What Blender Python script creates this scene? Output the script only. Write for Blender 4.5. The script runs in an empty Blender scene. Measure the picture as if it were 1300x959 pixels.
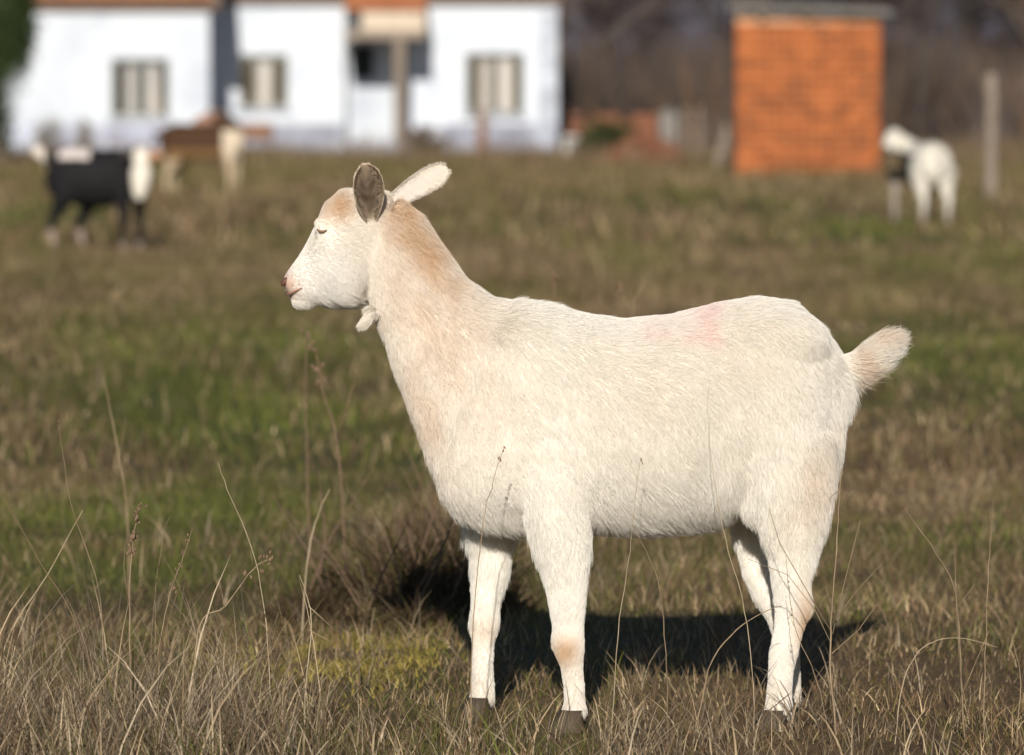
import bpy, math, random
import numpy as np
from mathutils import Vector, Matrix, kdtree

random.seed(7)
RNG = np.random.default_rng(11)
S = bpy.context.scene
COL = S.collection

# ------------------------------------------------------------------ camera, sky, sun, exposure
FPX = 6288.0                      # focal length in units of the photograph's pixels (1300 wide)
CAM_H = 1.0065
TILT = math.atan(300.5 / FPX)
cam_data = bpy.data.cameras.new('camera')
cam = bpy.data.objects.new('camera', cam_data)
COL.objects.link(cam)
cam.location = (0, 0, CAM_H)
cam.rotation_euler = (math.pi / 2 - TILT, 0, 0)
cam_data.sensor_width = 36.0
cam_data.lens = FPX / 1300 * 36.0
cam_data.shift_y = -45.0 / 1300
cam_data.clip_start = 0.1
cam_data.clip_end = 5000
cam_data.dof.use_dof = True
cam_data.dof.focus_distance = 7.86
cam_data.dof.aperture_fstop = 5.7
S.camera = cam

SUN_TRAVEL = Vector((0.055, 1.0, -0.40)).normalized()
SUN_EL = math.asin(-SUN_TRAVEL.z)
SUN_AZ = math.atan2(-SUN_TRAVEL.x, -SUN_TRAVEL.y)      # compass angle of the sun from +Y towards +X
world = bpy.data.worlds.new('World')
S.world = world
world.use_nodes = True
wn = world.node_tree
wn.nodes.clear()
sky = wn.nodes.new('ShaderNodeTexSky')
sky.sky_type = 'NISHITA'
sky.sun_disc = False
sky.sun_elevation = SUN_EL
sky.sun_rotation = SUN_AZ
sky.dust_density = 0.4
sky.ozone_density = 3.0
bg = wn.nodes.new('ShaderNodeBackground')
bg.inputs['Strength'].default_value = 0.06
wo = wn.nodes.new('ShaderNodeOutputWorld')
wn.links.new(sky.outputs[0], bg.inputs['Color'])
wn.links.new(bg.outputs[0], wo.inputs[0])

sun_data = bpy.data.lights.new('sun', 'SUN')
sun_data.energy = 5.0
sun_data.angle = math.radians(0.5)
sun_data.color = (1.0, 0.945, 0.86)
sun = bpy.data.objects.new('sun', sun_data)
COL.objects.link(sun)
sun.rotation_euler = SUN_TRAVEL.to_track_quat('-Z', 'Y').to_euler()
sun.location = (-5, -30, 15)

vs = S.view_settings
vs.view_transform = 'Standard'
vs.look = 'None'
vs.exposure = 0.05
vs.gamma = 1.0
vs.use_curve_mapping = False
S.render.engine = 'CYCLES'
S.cycles.use_denoising = True
S.cycles.max_bounces = 8
S.cycles.diffuse_bounces = 5
S.cycles.transmission_bounces = 4
S.cycles.transparent_max_bounces = 8

# ------------------------------------------------------------------ helpers
CT, ST = math.cos(TILT), math.sin(TILT)


def at(px, py, Y):
    """point at distance Y in front of the camera position that a photograph pixel shows"""
    u, v = (px - 650) / FPX, (434.5 - py) / FPX
    d = (u, CT + v * ST, -ST + v * CT)
    t = Y / d[1]
    return Vector((d[0] * t, Y, CAM_H + d[2] * t))


def on_ground(px, py):
    u, v = (px - 650) / FPX, (434.5 - py) / FPX
    d = (u, CT + v * ST, -ST + v * CT)
    t = CAM_H / -d[2]
    return Vector((d[0] * t, d[1] * t, 0))


def tag(o, label=None, cat=None, group=None, kind=None):
    if label: o['label'] = label
    if cat: o['category'] = cat
    if group: o['group'] = group
    if kind: o['kind'] = kind
    return o


def empty(name, loc=(0, 0, 0), rz=0):
    o = bpy.data.objects.new(name, None)
    o.location = loc
    o.rotation_euler = (0, 0, rz)
    o.empty_display_size = 0.1
    COL.objects.link(o)
    return o


def link(name, me, mat=None, parent=None, loc=None):
    o = bpy.data.objects.new(name, me)
    if mat and not me.materials:
        me.materials.append(mat)
    COL.objects.link(o)
    if parent: o.parent = parent
    if loc is not None: o.location = loc
    return o


def mesh(name, v, f, smooth=False):
    me = bpy.data.meshes.new(name)
    me.from_pydata([tuple(p) for p in v], [], [tuple(q) for q in f])
    me.update()
    if smooth:
        me.polygons.foreach_set('use_smooth', [True] * len(me.polygons))
    return me


def np_mesh(name, verts, loops, starts, totals, smooth=True):
    """fast mesh from arrays"""
    me = bpy.data.meshes.new(name)
    me.vertices.add(len(verts))
    me.vertices.foreach_set('co', np.asarray(verts, np.float32).ravel())
    me.loops.add(len(loops))
    me.loops.foreach_set('vertex_index', np.asarray(loops, np.int32))
    me.polygons.add(len(starts))
    me.polygons.foreach_set('loop_start', np.asarray(starts, np.int32))
    me.update(calc_edges=True)
    if smooth:
        me.polygons.foreach_set('use_smooth', np.ones(len(starts), bool))
    me.validate()
    return me


def set_tint(me, rgb, name='tint'):
    rgb = np.asarray(rgb, np.float32)
    a = me.attributes.new(name, 'FLOAT_COLOR', 'POINT')
    buf = np.ones((len(rgb), 4), np.float32)
    buf[:, :3] = rgb
    a.data.foreach_set('color', buf.ravel())


def box_vf(x0, x1, y0, y1, z0, z1):
    v = [(x0, y0, z0), (x1, y0, z0), (x1, y1, z0), (x0, y1, z0), (x0, y0, z1), (x1, y0, z1), (x1, y1, z1), (x0, y1, z1)]
    f = [(0, 3, 2, 1), (4, 5, 6, 7), (0, 1, 5, 4), (1, 2, 6, 5), (2, 3, 7, 6), (3, 0, 4, 7)]
    return v, f


def box(name, x0, x1, y0, y1, z0, z1, mat, parent=None, bevel=0.0):
    me = mesh(name, *box_vf(x0, x1, y0, y1, z0, z1))
    o = link(name, me, mat, parent)
    if bevel:
        m = o.modifiers.new('bevel', 'BEVEL')
        m.width = bevel
        m.segments = 2
    return o


class MB:
    """collects shapes for ONE mesh"""
    def __init__(self):
        self.v, self.f = [], []

    def add(self, v, f):
        n = len(self.v)
        self.v += [tuple(p) for p in v]
        self.f += [tuple(i + n for i in q) for q in f]
        return self

    def box(self, *a):
        return self.add(*box_vf(*a))

    def tube(self, pts, rad, sides=6, cap=True):
        pts = [Vector(p) for p in pts]
        v, f = [], []
        ref = Vector((0.31, 0.9, 0.17)).normalized()
        for i, p in enumerate(pts):
            d = (pts[min(i + 1, len(pts) - 1)] - pts[max(i - 1, 0)]).normalized()
            a = d.cross(ref)
            if a.length < 1e-3: a = d.cross(Vector((1, 0, 0)))
            a.normalize()
            b = d.cross(a)
            r = rad[i] if hasattr(rad, '__len__') else rad
            for k in range(sides):
                t = 2 * math.pi * k / sides
                v.append(p + a * (math.cos(t) * r) + b * (math.sin(t) * r))
        for i in range(len(pts) - 1):
            for k in range(sides):
                k2 = (k + 1) % sides
                f.append((i * sides + k, i * sides + k2, (i + 1) * sides + k2, (i + 1) * sides + k))
        if cap:
            f.append(tuple(reversed(range(sides))))
            f.append(tuple(range((len(pts) - 1) * sides, len(pts) * sides)))
        return self.add(v, f)

    def ball(self, c, r, seg=8, rings=5, rot=None):
        rx, ry, rz = r if hasattr(r, '__len__') else (r, r, r)
        c = Vector(c)
        v, f = [], []
        for i in range(1, rings):
            ph = math.pi * i / rings
            for k in range(seg):
                t = 2 * math.pi * k / seg
                p = Vector((rx * math.sin(ph) * math.cos(t), ry * math.sin(ph) * math.sin(t), rz * math.cos(ph)))
                v.append(c + (rot @ p if rot else p))
        top, bot = Vector((0, 0, rz)), Vector((0, 0, -rz))
        v.append(c + (rot @ top if rot else top)); v.append(c + (rot @ bot if rot else bot))
        nt, nb = len(v) - 2, len(v) - 1
        for i in range(rings - 2):
            for k in range(seg):
                k2 = (k + 1) % seg
                f.append((i * seg + k, (i + 1) * seg + k, (i + 1) * seg + k2, i * seg + k2))
        for k in range(seg):
            k2 = (k + 1) % seg
            f.append((nt, k, k2))
            f.append((nb, (rings - 2) * seg + k2, (rings - 2) * seg + k))
        return self.add(v, f)

    def loft(self, rings, seg=28):
        """rings: (point_a, point_b, half_width, exponent, y_offset); closed by fans at both ends"""
        v, f = [], []
        for (a, b, hw, ex, yo) in rings:
            a, b = Vector(a), Vector(b)
            c, u = (a + b) / 2, (a - b) / 2
            for k in range(seg):
                t = 2 * math.pi * k / seg
                ct, st = math.cos(t), math.sin(t)
                cu = math.copysign(abs(ct) ** (2 / ex), ct)
                sv = math.copysign(abs(st) ** (2 / ex), st)
                v.append(c + u * cu + Vector((0, hw * sv + yo, 0)))
        n = len(rings)
        for i in range(n - 1):
            for k in range(seg):
                k2 = (k + 1) % seg
                f.append((i * seg + k, i * seg + k2, (i + 1) * seg + k2, (i + 1) * seg + k))
        f.append(tuple(reversed(range(seg))))
        f.append(tuple(range((n - 1) * seg, n * seg)))
        return self.add(v, f)

    def build(self, name, mat, parent=None, smooth=False, loc=None):
        return link(name, mesh(name, self.v, self.f, smooth), mat, parent, loc)


def vnoise(x, y, seed=0):
    """2-D value noise, 0..1"""
    x = np.asarray(x, float); y = np.asarray(y, float)
    xi, yi = np.floor(x).astype(np.int64), np.floor(y).astype(np.int64)
    fx, fy = x - xi, y - yi
    fx, fy = fx * fx * (3 - 2 * fx), fy * fy * (3 - 2 * fy)

    def h(a, b):
        n = (a * 374761393 + b * 668265263 + seed * 974711) & 0xffffffff
        n = ((n ^ (n >> 13)) * 1274126177) & 0xffffffff
        n = n ^ (n >> 16)
        return (n & 0xffff) / 65535.0
    return (h(xi, yi) * (1 - fx) + h(xi + 1, yi) * fx) * (1 - fy) + (h(xi, yi + 1) * (1 - fx) + h(xi + 1, yi + 1) * fx) * fy


def fbm(x, y, seed=0, octaves=4):
    s, a, t = 0, 1.0, 0
    for o in range(octaves):
        s = s + a * vnoise(x * 2 ** o, y * 2 ** o, seed + o * 17)
        t += a
        a *= 0.55
    return s / t


def ss(x, a, b):
    t = np.clip((x - a) / (b - a), 0, 1)
    return t * t * (3 - 2 * t)


# ------------------------------------------------------------------ materials
def mat_new(name):
    m = bpy.data.materials.new(name)
    m.use_nodes = True
    nt = m.node_tree
    b = nt.nodes['Principled BSDF']
    return m, nt, b


def add(nt, typ, **kw):
    n = nt.nodes.new(typ)
    for k, v in kw.items():
        setattr(n, k, v)
    return n


def mat_noise(name, c1, c2, scale=5.0, rough=0.8, detail=6, bump=0.0, bump_scale=None, spec=0.3, stretch=None, c3=None, vary=(0.82, 1.18)):
    m, nt, b = mat_new(name)
    tc = add(nt, 'ShaderNodeTexCoord')
    mp = add(nt, 'ShaderNodeMapping')
    nt.links.new(tc.outputs['Object'], mp.inputs[0])
    if stretch: mp.inputs['Scale'].default_value = stretch
    n = add(nt, 'ShaderNodeTexNoise')
    n.inputs['Scale'].default_value = scale
    n.inputs['Detail'].default_value = detail
    n.inputs['Roughness'].default_value = 0.65
    nt.links.new(mp.outputs[0], n.inputs['Vector'])
    r = add(nt, 'ShaderNodeValToRGB')
    r.color_ramp.elements[0].position = 0.32
    r.color_ramp.elements[0].color = (*c1, 1)
    r.color_ramp.elements[1].position = 0.68
    r.color_ramp.elements[1].color = (*c2, 1)
    if c3:
        e = r.color_ramp.elements.new(0.5)
        e.color = (*c3, 1)
    nt.links.new(n.outputs[0], r.inputs[0])
    # each object a little different
    oi = add(nt, 'ShaderNodeObjectInfo')
    hs = add(nt, 'ShaderNodeHueSaturation')
    mr = add(nt, 'ShaderNodeMapRange')
    mr.inputs['To Min'].default_value = vary[0]
    mr.inputs['To Max'].default_value = vary[1]
    nt.links.new(oi.outputs['Random'], mr.inputs[0])
    nt.links.new(mr.outputs[0], hs.inputs['Value'])
    nt.links.new(r.outputs[0], hs.inputs['Color'])
    nt.links.new(hs.outputs[0], b.inputs['Base Color'])
    b.inputs['Roughness'].default_value = rough
    b.inputs['Specular IOR Level'].default_value = spec
    if bump:
        n2 = add(nt, 'ShaderNodeTexNoise')
        n2.inputs['Scale'].default_value = bump_scale or scale * 4
        n2.inputs['Detail'].default_value = 5
        nt.links.new(mp.outputs[0], n2.inputs['Vector'])
        bp = add(nt, 'ShaderNodeBump')
        bp.inputs['Strength'].default_value = 0.6
        bp.inputs['Distance'].default_value = bump
        nt.links.new(n2.outputs[0], bp.inputs['Height'])
        nt.links.new(bp.outputs[0], b.inputs['Normal'])
    return m


def mat_tint(name, rough=0.7, spec=0.25, translucent=0.0, vary=0.0, scale=40):
    """colour from the mesh's own 'tint' attribute, with fine procedural variation"""
    m, nt, b = mat_new(name)
    at_ = add(nt, 'ShaderNodeAttribute', attribute_name='tint')
    src = at_.outputs['Color']
    if vary:
        tc = add(nt, 'ShaderNodeTexCoord')
        n = add(nt, 'ShaderNodeTexNoise')
        n.inputs['Scale'].default_value = scale
        n.inputs['Detail'].default_value = 5
        nt.links.new(tc.outputs['Object'], n.inputs['Vector'])
        mr = add(nt, 'ShaderNodeMapRange')
        mr.inputs['From Min'].default_value = 0.25
        mr.inputs['From Max'].default_value = 0.75
        mr.inputs['To Min'].default_value = 1 - vary
        mr.inputs['To Max'].default_value = 1 + vary
        nt.links.new(n.outputs[0], mr.inputs[0])
        hs = add(nt, 'ShaderNodeHueSaturation')
        nt.links.new(mr.outputs[0], hs.inputs['Value'])
        nt.links.new(src, hs.inputs['Color'])
        src = hs.outputs[0]
    nt.links.new(src, b.inputs['Base Color'])
    b.inputs['Roughness'].default_value = rough
    b.inputs['Specular IOR Level'].default_value = spec
    if translucent:
        tr = add(nt, 'ShaderNodeBsdfTranslucent')
        nt.links.new(src, tr.inputs['Color'])
        mx = add(nt, 'ShaderNodeMixShader')
        mx.inputs[0].default_value = translucent
        out = nt.nodes['Material Output']
        nt.links.new(b.outputs[0], mx.inputs[1])
        nt.links.new(tr.outputs[0], mx.inputs[2])
        nt.links.new(mx.outputs[0], out.inputs['Surface'])
    return m


M = {}
M['ground'] = mat_tint('ground_soil', 0.95, 0.1, vary=0.45, scale=55)
M['grass'] = mat_tint('grass_blades', 0.6, 0.2, translucent=0.25)
M['fur'] = mat_tint('goat_fur', 0.6, 0.2, translucent=0.22)
M['skin'] = mat_tint('goat_skin', 0.8, 0.05, vary=0.08, scale=90)
M['coat_far'] = mat_tint('short_coat', 0.75, 0.15, vary=0.15, scale=60)
M['hoof'] = mat_noise('hoof_horn', (0.045, 0.033, 0.024), (0.11, 0.08, 0.05), 40, 0.7)
M['eye_dark'] = mat_noise('eye_line', (0.20, 0.11, 0.06), (0.28, 0.16, 0.09), 60, 0.5)
M['nostril'] = mat_noise('nostril_skin', (0.10, 0.045, 0.03), (0.16, 0.07, 0.045), 60, 0.5)
M['lip'] = mat_noise('lip_skin', (0.26, 0.13, 0.085), (0.34, 0.18, 0.12), 80, 0.5)
M['stalk'] = mat_noise('dry_stalk', (0.14, 0.095, 0.06), (0.34, 0.25, 0.15), 60, 0.75, stretch=(1, 1, 0.2))
M['straw'] = mat_noise('pale_straw', (0.28, 0.21, 0.13), (0.50, 0.40, 0.26), 60, 0.7, stretch=(1, 1, 0.2))
M['seed'] = mat_noise('seed_pods', (0.10, 0.065, 0.04), (0.22, 0.14, 0.085), 120, 0.8)
M['red_seed'] = mat_noise('reddish_seeds', (0.16, 0.05, 0.035), (0.26, 0.10, 0.06), 120, 0.7)
M['plaster'] = mat_noise('limewashed_plaster', (0.53, 0.57, 0.64), (0.68, 0.71, 0.755), 0.9, 0.9, 8, bump=0.006, bump_scale=9, c3=(0.645, 0.68, 0.735))
M['plaster_mottled'] = mat_noise('mottled_plaster', (0.22, 0.23, 0.26), (0.55, 0.58, 0.64), 2.2, 0.95, 8, bump=0.012, bump_scale=9)
M['plinth'] = mat_noise('stained_plinth', (0.20, 0.20, 0.25), (0.50, 0.53, 0.62), 1.6, 0.95, 8, bump=0.01, bump_scale=9)
M['rooftile'] = mat_noise('terracotta_roof', (0.36, 0.12, 0.05), (0.52, 0.20, 0.085), 3, 0.85, bump=0.004)
M['fascia'] = mat_noise('pale_board', (0.52, 0.42, 0.32), (0.66, 0.56, 0.44), 4, 0.8)
M['wood_grey'] = mat_noise('weathered_wood', (0.17, 0.13, 0.10), (0.33, 0.27, 0.21), 6, 0.85, bump=0.006, stretch=(6, 6, 1))
M['wood_brown'] = mat_noise('brown_wood', (0.16, 0.08, 0.05), (0.26, 0.14, 0.085), 6, 0.8, bump=0.004, stretch=(1, 6, 6))
M['frame'] = mat_noise('window_paint', (0.20, 0.205, 0.185), (0.30, 0.305, 0.28), 8, 0.6)
M['curtain'] = mat_noise('net_curtain', (0.50, 0.48, 0.46), (0.64, 0.62, 0.60), 9, 0.9, stretch=(8, 1, 0.4))
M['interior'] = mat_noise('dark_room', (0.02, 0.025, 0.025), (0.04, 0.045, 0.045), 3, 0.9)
M['brick'] = mat_noise('hollow_clay_brick', (0.22, 0.060, 0.020), (0.38, 0.125, 0.034), 2.2, 0.85, bump=0.004, c3=(0.325, 0.090, 0.020), vary=(0.58, 1.3))
M['mortar'] = mat_noise('mortar', (0.42, 0.23, 0.13), (0.52, 0.31, 0.19), 6, 0.95, bump=0.004)
M['concrete'] = mat_noise('old_concrete', (0.15, 0.135, 0.12), (0.26, 0.235, 0.21), 5, 0.9, bump=0.006)
M['rubble'] = mat_noise('broken_brick', (0.15, 0.06, 0.035), (0.29, 0.115, 0.06), 7, 0.9, bump=0.005)
M['bark'] = mat_noise('bark', (0.085, 0.065, 0.05), (0.15, 0.115, 0.09), 9, 0.9, bump=0.01, stretch=(3, 3, 0.5))
M['twigs'] = mat_tint('bare_twigs', 0.85, 0.1)
M['leaf'] = mat_tint('evergreen_leaves', 0.55, 0.3, translucent=0.2)
M['hill'] = mat_noise('hazy_wooded_hillside', (0.07, 0.066, 0.085), (0.115, 0.105, 0.13), 0.06, 0.95, 10, bump=1.5, bump_scale=0.3)  # violet-grey base colour has the blue haze of distance painted in
M['metal'] = mat_noise('rusty_wire', (0.16, 0.13, 0.11), (0.26, 0.22, 0.2), 30, 0.6)
M['white_plastic'] = mat_noise('white_plastic', (0.66, 0.66, 0.66), (0.78, 0.78, 0.77), 6, 0.5)

m, nt, b = mat_new('window_glass')
b.inputs['Base Color'].default_value = (0.8, 0.85, 0.85, 1)
b.inputs['Roughness'].default_value = 0.04
trn = add(nt, 'ShaderNodeBsdfTransparent')
trn.inputs['Color'].default_value = (0.95, 0.95, 0.95, 1)
gls = add(nt, 'ShaderNodeBsdfGlossy')
gls.inputs['Roughness'].default_value = 0.03
fr = add(nt, 'ShaderNodeFresnel')
nz = add(nt, 'ShaderNodeTexNoise')
nz.inputs['Scale'].default_value = 2.0
bpn = add(nt, 'ShaderNodeBump')
bpn.inputs['Distance'].default_value = 0.002
nt.links.new(nz.outputs[0], bpn.inputs['Height'])
nt.links.new(bpn.outputs[0], gls.inputs['Normal'])
mxs = add(nt, 'ShaderNodeMixShader')
nt.links.new(fr.outputs[0], mxs.inputs[0])
nt.links.new(trn.outputs[0], mxs.inputs[1])
nt.links.new(gls.outputs[0], mxs.inputs[2])
nt.links.new(mxs.outputs[0], nt.nodes['Material Output'].inputs['Surface'])
M['glass'] = m


# ------------------------------------------------------------------ ground
def gh(x, y):
    """height of the field"""
    x = np.asarray(x, float); y = np.asarray(y, float)
    near = 0.020 * (fbm(x * 2.3, y * 2.3, 3) - 0.5) + 0.012 * (fbm(x * 9, y * 9, 5, 2) - 0.5)
    far = 0.22 * (fbm(x * 0.12, y * 0.12, 9) - 0.5)
    return near + far * ss(y, 14, 45) * (1 - 0.8 * ss(y, 60, 75))


GREEN_SPOTS = [  # x, y, rx, ry, strength: greener turf
    (-1.35, 21.5, 0.9, 4.0, 1.0), (-0.9, 16.0, 0.8, 2.2, 0.75), (-0.5, 13.5, 0.55, 1.1, 0.8), (-0.95, 12.0, 0.5, 0.8, 0.6),
    (-0.75, 10.6, 0.4, 0.5, 0.7), (1.9, 19.5, 0.7, 2.5, 0.8), (2.9, 38, 1.0, 5, 0.7), (1.05, 11.4, 0.4, 0.5, 0.6),
    (0.95, 9.3, 0.25, 0.3, 0.55), (0.35, 11.0, 0.3, 0.5, 0.45), (2.3, 47, 0.7, 6, 0.45), (5.3, 56, 0.9, 5, 0.7), (3.4, 74, 0.7, 4, 0.6),
    (-7.5, 60, 1.6, 12, 0.45), (-3.0, 75, 3, 12, 0.45), (-4.4, 44, 0.8, 4, 0.6), (0.4, 55, 2.0, 9, 0.2), (2.5, 31, 0.8, 2, 0.4)]


def greenness(x, y):
    sc = 1.0 + 0.05 * np.asarray(y)
    g = 1.35 * (fbm(x / sc * 3.2, y / sc * 1.6, 21, 4) - 0.50)
    for (cx, cy, rx, ry, s) in GREEN_SPOTS:
        g = g + s * 0.80 * np.exp(-((x - cx) / rx) ** 2 - ((y - cy) / ry) ** 2)
    return np.clip(g + 0.14, 0, 0.92)


def soil_col(x, y):
    g = greenness(x, y)[:, None]
    n = fbm(x * 3.1, y * 3.1, 33)[:, None]
    brown = np.array([0.105, 0.070, 0.038]) * (0.7 + 0.75 * n)
    green = np.array([0.070, 0.082, 0.020]) * (0.75 + 0.6 * n)
    return brown * (1 - g) + green * g


def axis(vals):
    return np.array(sorted(set(np.round(vals, 3))))


xs = axis(np.concatenate([np.arange(-4, 4.01, 0.055), np.arange(-30, 30.1, 0.8), np.arange(-1500, 1501, 60)]))
ys = axis(np.concatenate([np.arange(5.5, 18, 0.06), np.arange(18, 50, 0.35), np.arange(50, 170, 1.5), np.arange(-60, 5.5, 4), np.arange(170, 2000, 50)]))
gx, gy = np.meshgrid(xs, ys)
gv = np.stack([gx.ravel(), gy.ravel(), gh(gx.ravel(), gy.ravel())], 1)
nx, ny = len(xs), len(ys)
ii = (np.arange(ny - 1)[:, None] * nx + np.arange(nx - 1)[None, :]).ravel()
quads = np.stack([ii, ii + 1, ii + nx + 1, ii + nx], 1)
gm = np_mesh('ground', gv, quads.ravel(), np.arange(len(quads)) * 4, None)
set_tint(gm, soil_col(gv[:, 0], gv[:, 1]))
tag(link('ground', gm, M['ground']), kind='structure')

# wooded ridge far behind
hv, hf = [], []
for i in range(61):
    x = -220 + i * 8
    for j, (yy, fz) in enumerate(((250, 0), (280, 0.35), (330, 0.75), (400, 1.0), (520, 0.6), (700, 0))):
        top = 26 + 5 * math.sin(x * 0.031 + 1) + 3 * math.sin(x * 0.09)
        hv.append((x, yy, top * fz - 0.5 + random.uniform(-.6, .6) * (fz > 0)))
for i in range(60):
    for j in range(5):
        a = i * 6 + j
        hf.append((a, a + 6, a + 7, a + 1))
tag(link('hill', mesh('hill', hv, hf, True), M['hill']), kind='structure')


# ------------------------------------------------------------------ grass blades
def blades(name, x, y, h, w, lean, col, segs=3, curl=0.6, base_z=None, seed=0):
    """curved tapering blades rooted at x, y; one mesh"""
    r = np.random.default_rng(seed)
    n = len(x)
    az = r.uniform(0, 2 * np.pi, n)
    la = r.uniform(0, 2 * np.pi, n)
    L = lean * r.uniform(0.2, 1.0, n)
    z0 = (gh(x, y) if base_z is None else base_z) - 0.004
    per = 2 * segs + 1
    V = np.zeros((n, per, 3), np.float32)
    C = np.zeros((n, per, 3), np.float32)
    sx, sy = np.cos(az) * w / 2, np.sin(az) * w / 2
    for k in range(segs + 1):
        t = k / segs
        b = L * (0.35 * t + curl * t * t)
        cx = x + np.cos(la) * h * b
        cy = y + np.sin(la) * h * b
        cz = z0 + h * (t - 0.30 * np.minimum(b, 1.6) * t)
        tap = (1 - 0.75 * t)
        shade = 1.0
        if k < segs:
            V[:, 2 * k] = np.stack([cx - sx * tap, cy - sy * tap, cz], 1)
            V[:, 2 * k + 1] = np.stack([cx + sx * tap, cy + sy * tap, cz], 1)
            C[:, 2 * k] = C[:, 2 * k + 1] = col * shade
        else:
            V[:, 2 * k] = np.stack([cx, cy, cz], 1)
            C[:, 2 * k] = col
    base = (np.arange(n) * per)[:, None]
    q = np.concatenate([np.array([2 * k, 2 * k + 1, 2 * k + 3, 2 * k + 2]) for k in range(segs - 1)] + [np.array([2 * segs - 2, 2 * segs - 1, 2 * segs])])
    loops = (base + q[None, :]).ravel()
    tot = np.array([4] * (segs - 1) + [3])
    st1 = np.concatenate([[0], np.cumsum(tot)[:-1]])
    starts = ((np.arange(n) * len(q))[:, None] + st1[None, :]).ravel()
    me = np_mesh(name, V.reshape(-1, 3), loops, starts, None)
    set_tint(me, C.reshape(-1, 3))
    return me


def scatter(n, y0, y1, margin=1.25, extra=0.35, xr=None):
    u = RNG.uniform(0, 1, n)
    y = np.sqrt(y0 * y0 + u * (y1 * y1 - y0 * y0))
    half = 0.1035 * y * margin + extra
    x = RNG.uniform(-1, 1, n) * half
    if xr: x = RNG.uniform(xr[0], xr[1], n)
    return x, y


GREEN = np.array([0.118, 0.124, 0.028])
OLIVE = np.array([0.130, 0.108, 0.036])
BROWN = np.array([0.178, 0.114, 0.063])
STRAW = np.array([0.440, 0.325, 0.190])


def grass_cols(x, y, straw=0.2, seed=1):
    r = np.random.default_rng(seed)
    n = len(x)
    g = greenness(x, y)
    u = r.uniform(0, 1, n)
    c = np.where((u < g)[:, None], GREEN, np.where((r.uniform(0, 1, n) < 0.32)[:, None], OLIVE, BROWN))
    isst = r.uniform(0, 1, n) < straw * (1.15 - g)
    c = np.where(isst[:, None], STRAW, c)
    c = c * r.uniform(0.65, 1.35, n)[:, None]
    c = c * 1.12 * (0.40 + 1.15 * fbm(x * 2.6, y * 1.9, 71, 3))[:, None]
    return c


def stuff(name, me, label, cat, mat='grass'):
    return tag(link(name, me, M[mat]), label, cat, kind='stuff')


# short turf, near to far
x, y = scatter(95000, 6.9, 13.5)
h = RNG.uniform(0.012, 0.05, len(x)) * (0.6 + 0.9 * vnoise(x * 4, y * 4, 8))
stuff('turf', blades('turf', x, y, h, RNG.uniform(0.0012, 0.003, len(x)), 1.0, grass_cols(x, y, 0.13, 2), 3, seed=3),
      'short mixed green and brown turf around the white goat', 'grass')
x, y = scatter(95000, 13.5, 34, 1.15)
h = RNG.uniform(0.02, 0.085, len(x)) * (0.5 + 1.1 * vnoise(x * 1.6, y * 1.6, 8))
stuff('meadow_grass', blades('meadow_grass', x, y, h, RNG.uniform(0.003, 0.008, len(x)), 1.0, grass_cols(x, y, 0.16, 4), 2, seed=5),
      'out of focus brown and green meadow grass in the middle distance', 'grass')
x, y = scatter(120000, 34, 118, 1.1, 1.5)
h = RNG.uniform(0.05, 0.17, len(x)) * (0.5 + 1.1 * vnoise(x * 0.7, y * 0.7, 8))
stuff('pasture_grass', blades('pasture_grass', x, y, h, RNG.uniform(0.010, 0.025, len(x)), 1.0, grass_cols(x, y, 0.15, 6), 2, seed=7),
      'far blurred olive brown pasture grass running up to the house', 'grass')


# the same pasture to both sides of the view
u = RNG.uniform(0, 1, 230000)
y = 5.5 * (118 / 5.5) ** u
x = RNG.uniform(-1, 1, len(y)) * (0.36 * y + 2.0)
inside = np.abs(x) < 0.1035 * y * 1.1 + np.where(y < 34, 0.3, 1.4)
x, y = x[~inside], y[~inside]
k = np.clip(y / 30, 0.25, 2.2)
h = RNG.uniform(0.03, 0.11, len(x)) * (0.5 + 1.1 * vnoise(x * 1.2, y * 1.2, 8)) * (0.5 + k)
stuff('outer_grass', blades('outer_grass', x, y, h, RNG.uniform(0.006, 0.013, len(x)) * k, 1.0, grass_cols(x, y, 0.2, 14), 2, seed=19),
      'brown and green pasture grass stretching away at both sides of the field', 'grass')


# dry straw: clumps; dense on the left of the foreground
def straw_field(n, y0, y1, xr, hmin, hmax, seed, dens=None, lean=0.75):
    r = np.random.default_rng(seed)
    nc = n // 9
    cx = r.uniform(xr[0], xr[1], nc)
    cy = r.uniform(y0, y1, nc)
    if dens is not None:
        k = r.uniform(0, 1, nc) < dens(cx, cy)
        cx, cy = cx[k], cy[k]
        nc = len(cx)
    x = np.repeat(cx, 9) + r.normal(0, 0.012, nc * 9)
    y = np.repeat(cy, 9) + r.normal(0, 0.012, nc * 9)
    big = np.repeat(r.uniform(0.55, 1.0, nc), 9)
    h = r.uniform(hmin, hmax, nc * 9) * big
    c = STRAW * (0.24 + 1.28 * r.uniform(0, 1, nc * 9) ** 1.5)[:, None]
    grey = r.uniform(0, 1, nc * 9)[:, None] * 0.35
    c = c * (1 - grey) + c.mean(1, keepdims=True) * np.array([1.05, 1.0, 0.95]) * grey
    dk = r.uniform(0, 1, nc * 9) < 0.26
    c[dk] = BROWN * 0.8
    gk = np.repeat(r.uniform(0, 1, nc) < 0.6 * greenness(cx, cy), 9)
    c[gk] = GREEN * r.uniform(0.6, 1.3, (int(gk.sum()), 1))
    return blades('straw', x, y, h, 0.0010 + 0.0034 * r.uniform(0, 1, nc * 9) ** 3, lean, c, 4, 0.75, seed=seed + 1)


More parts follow.
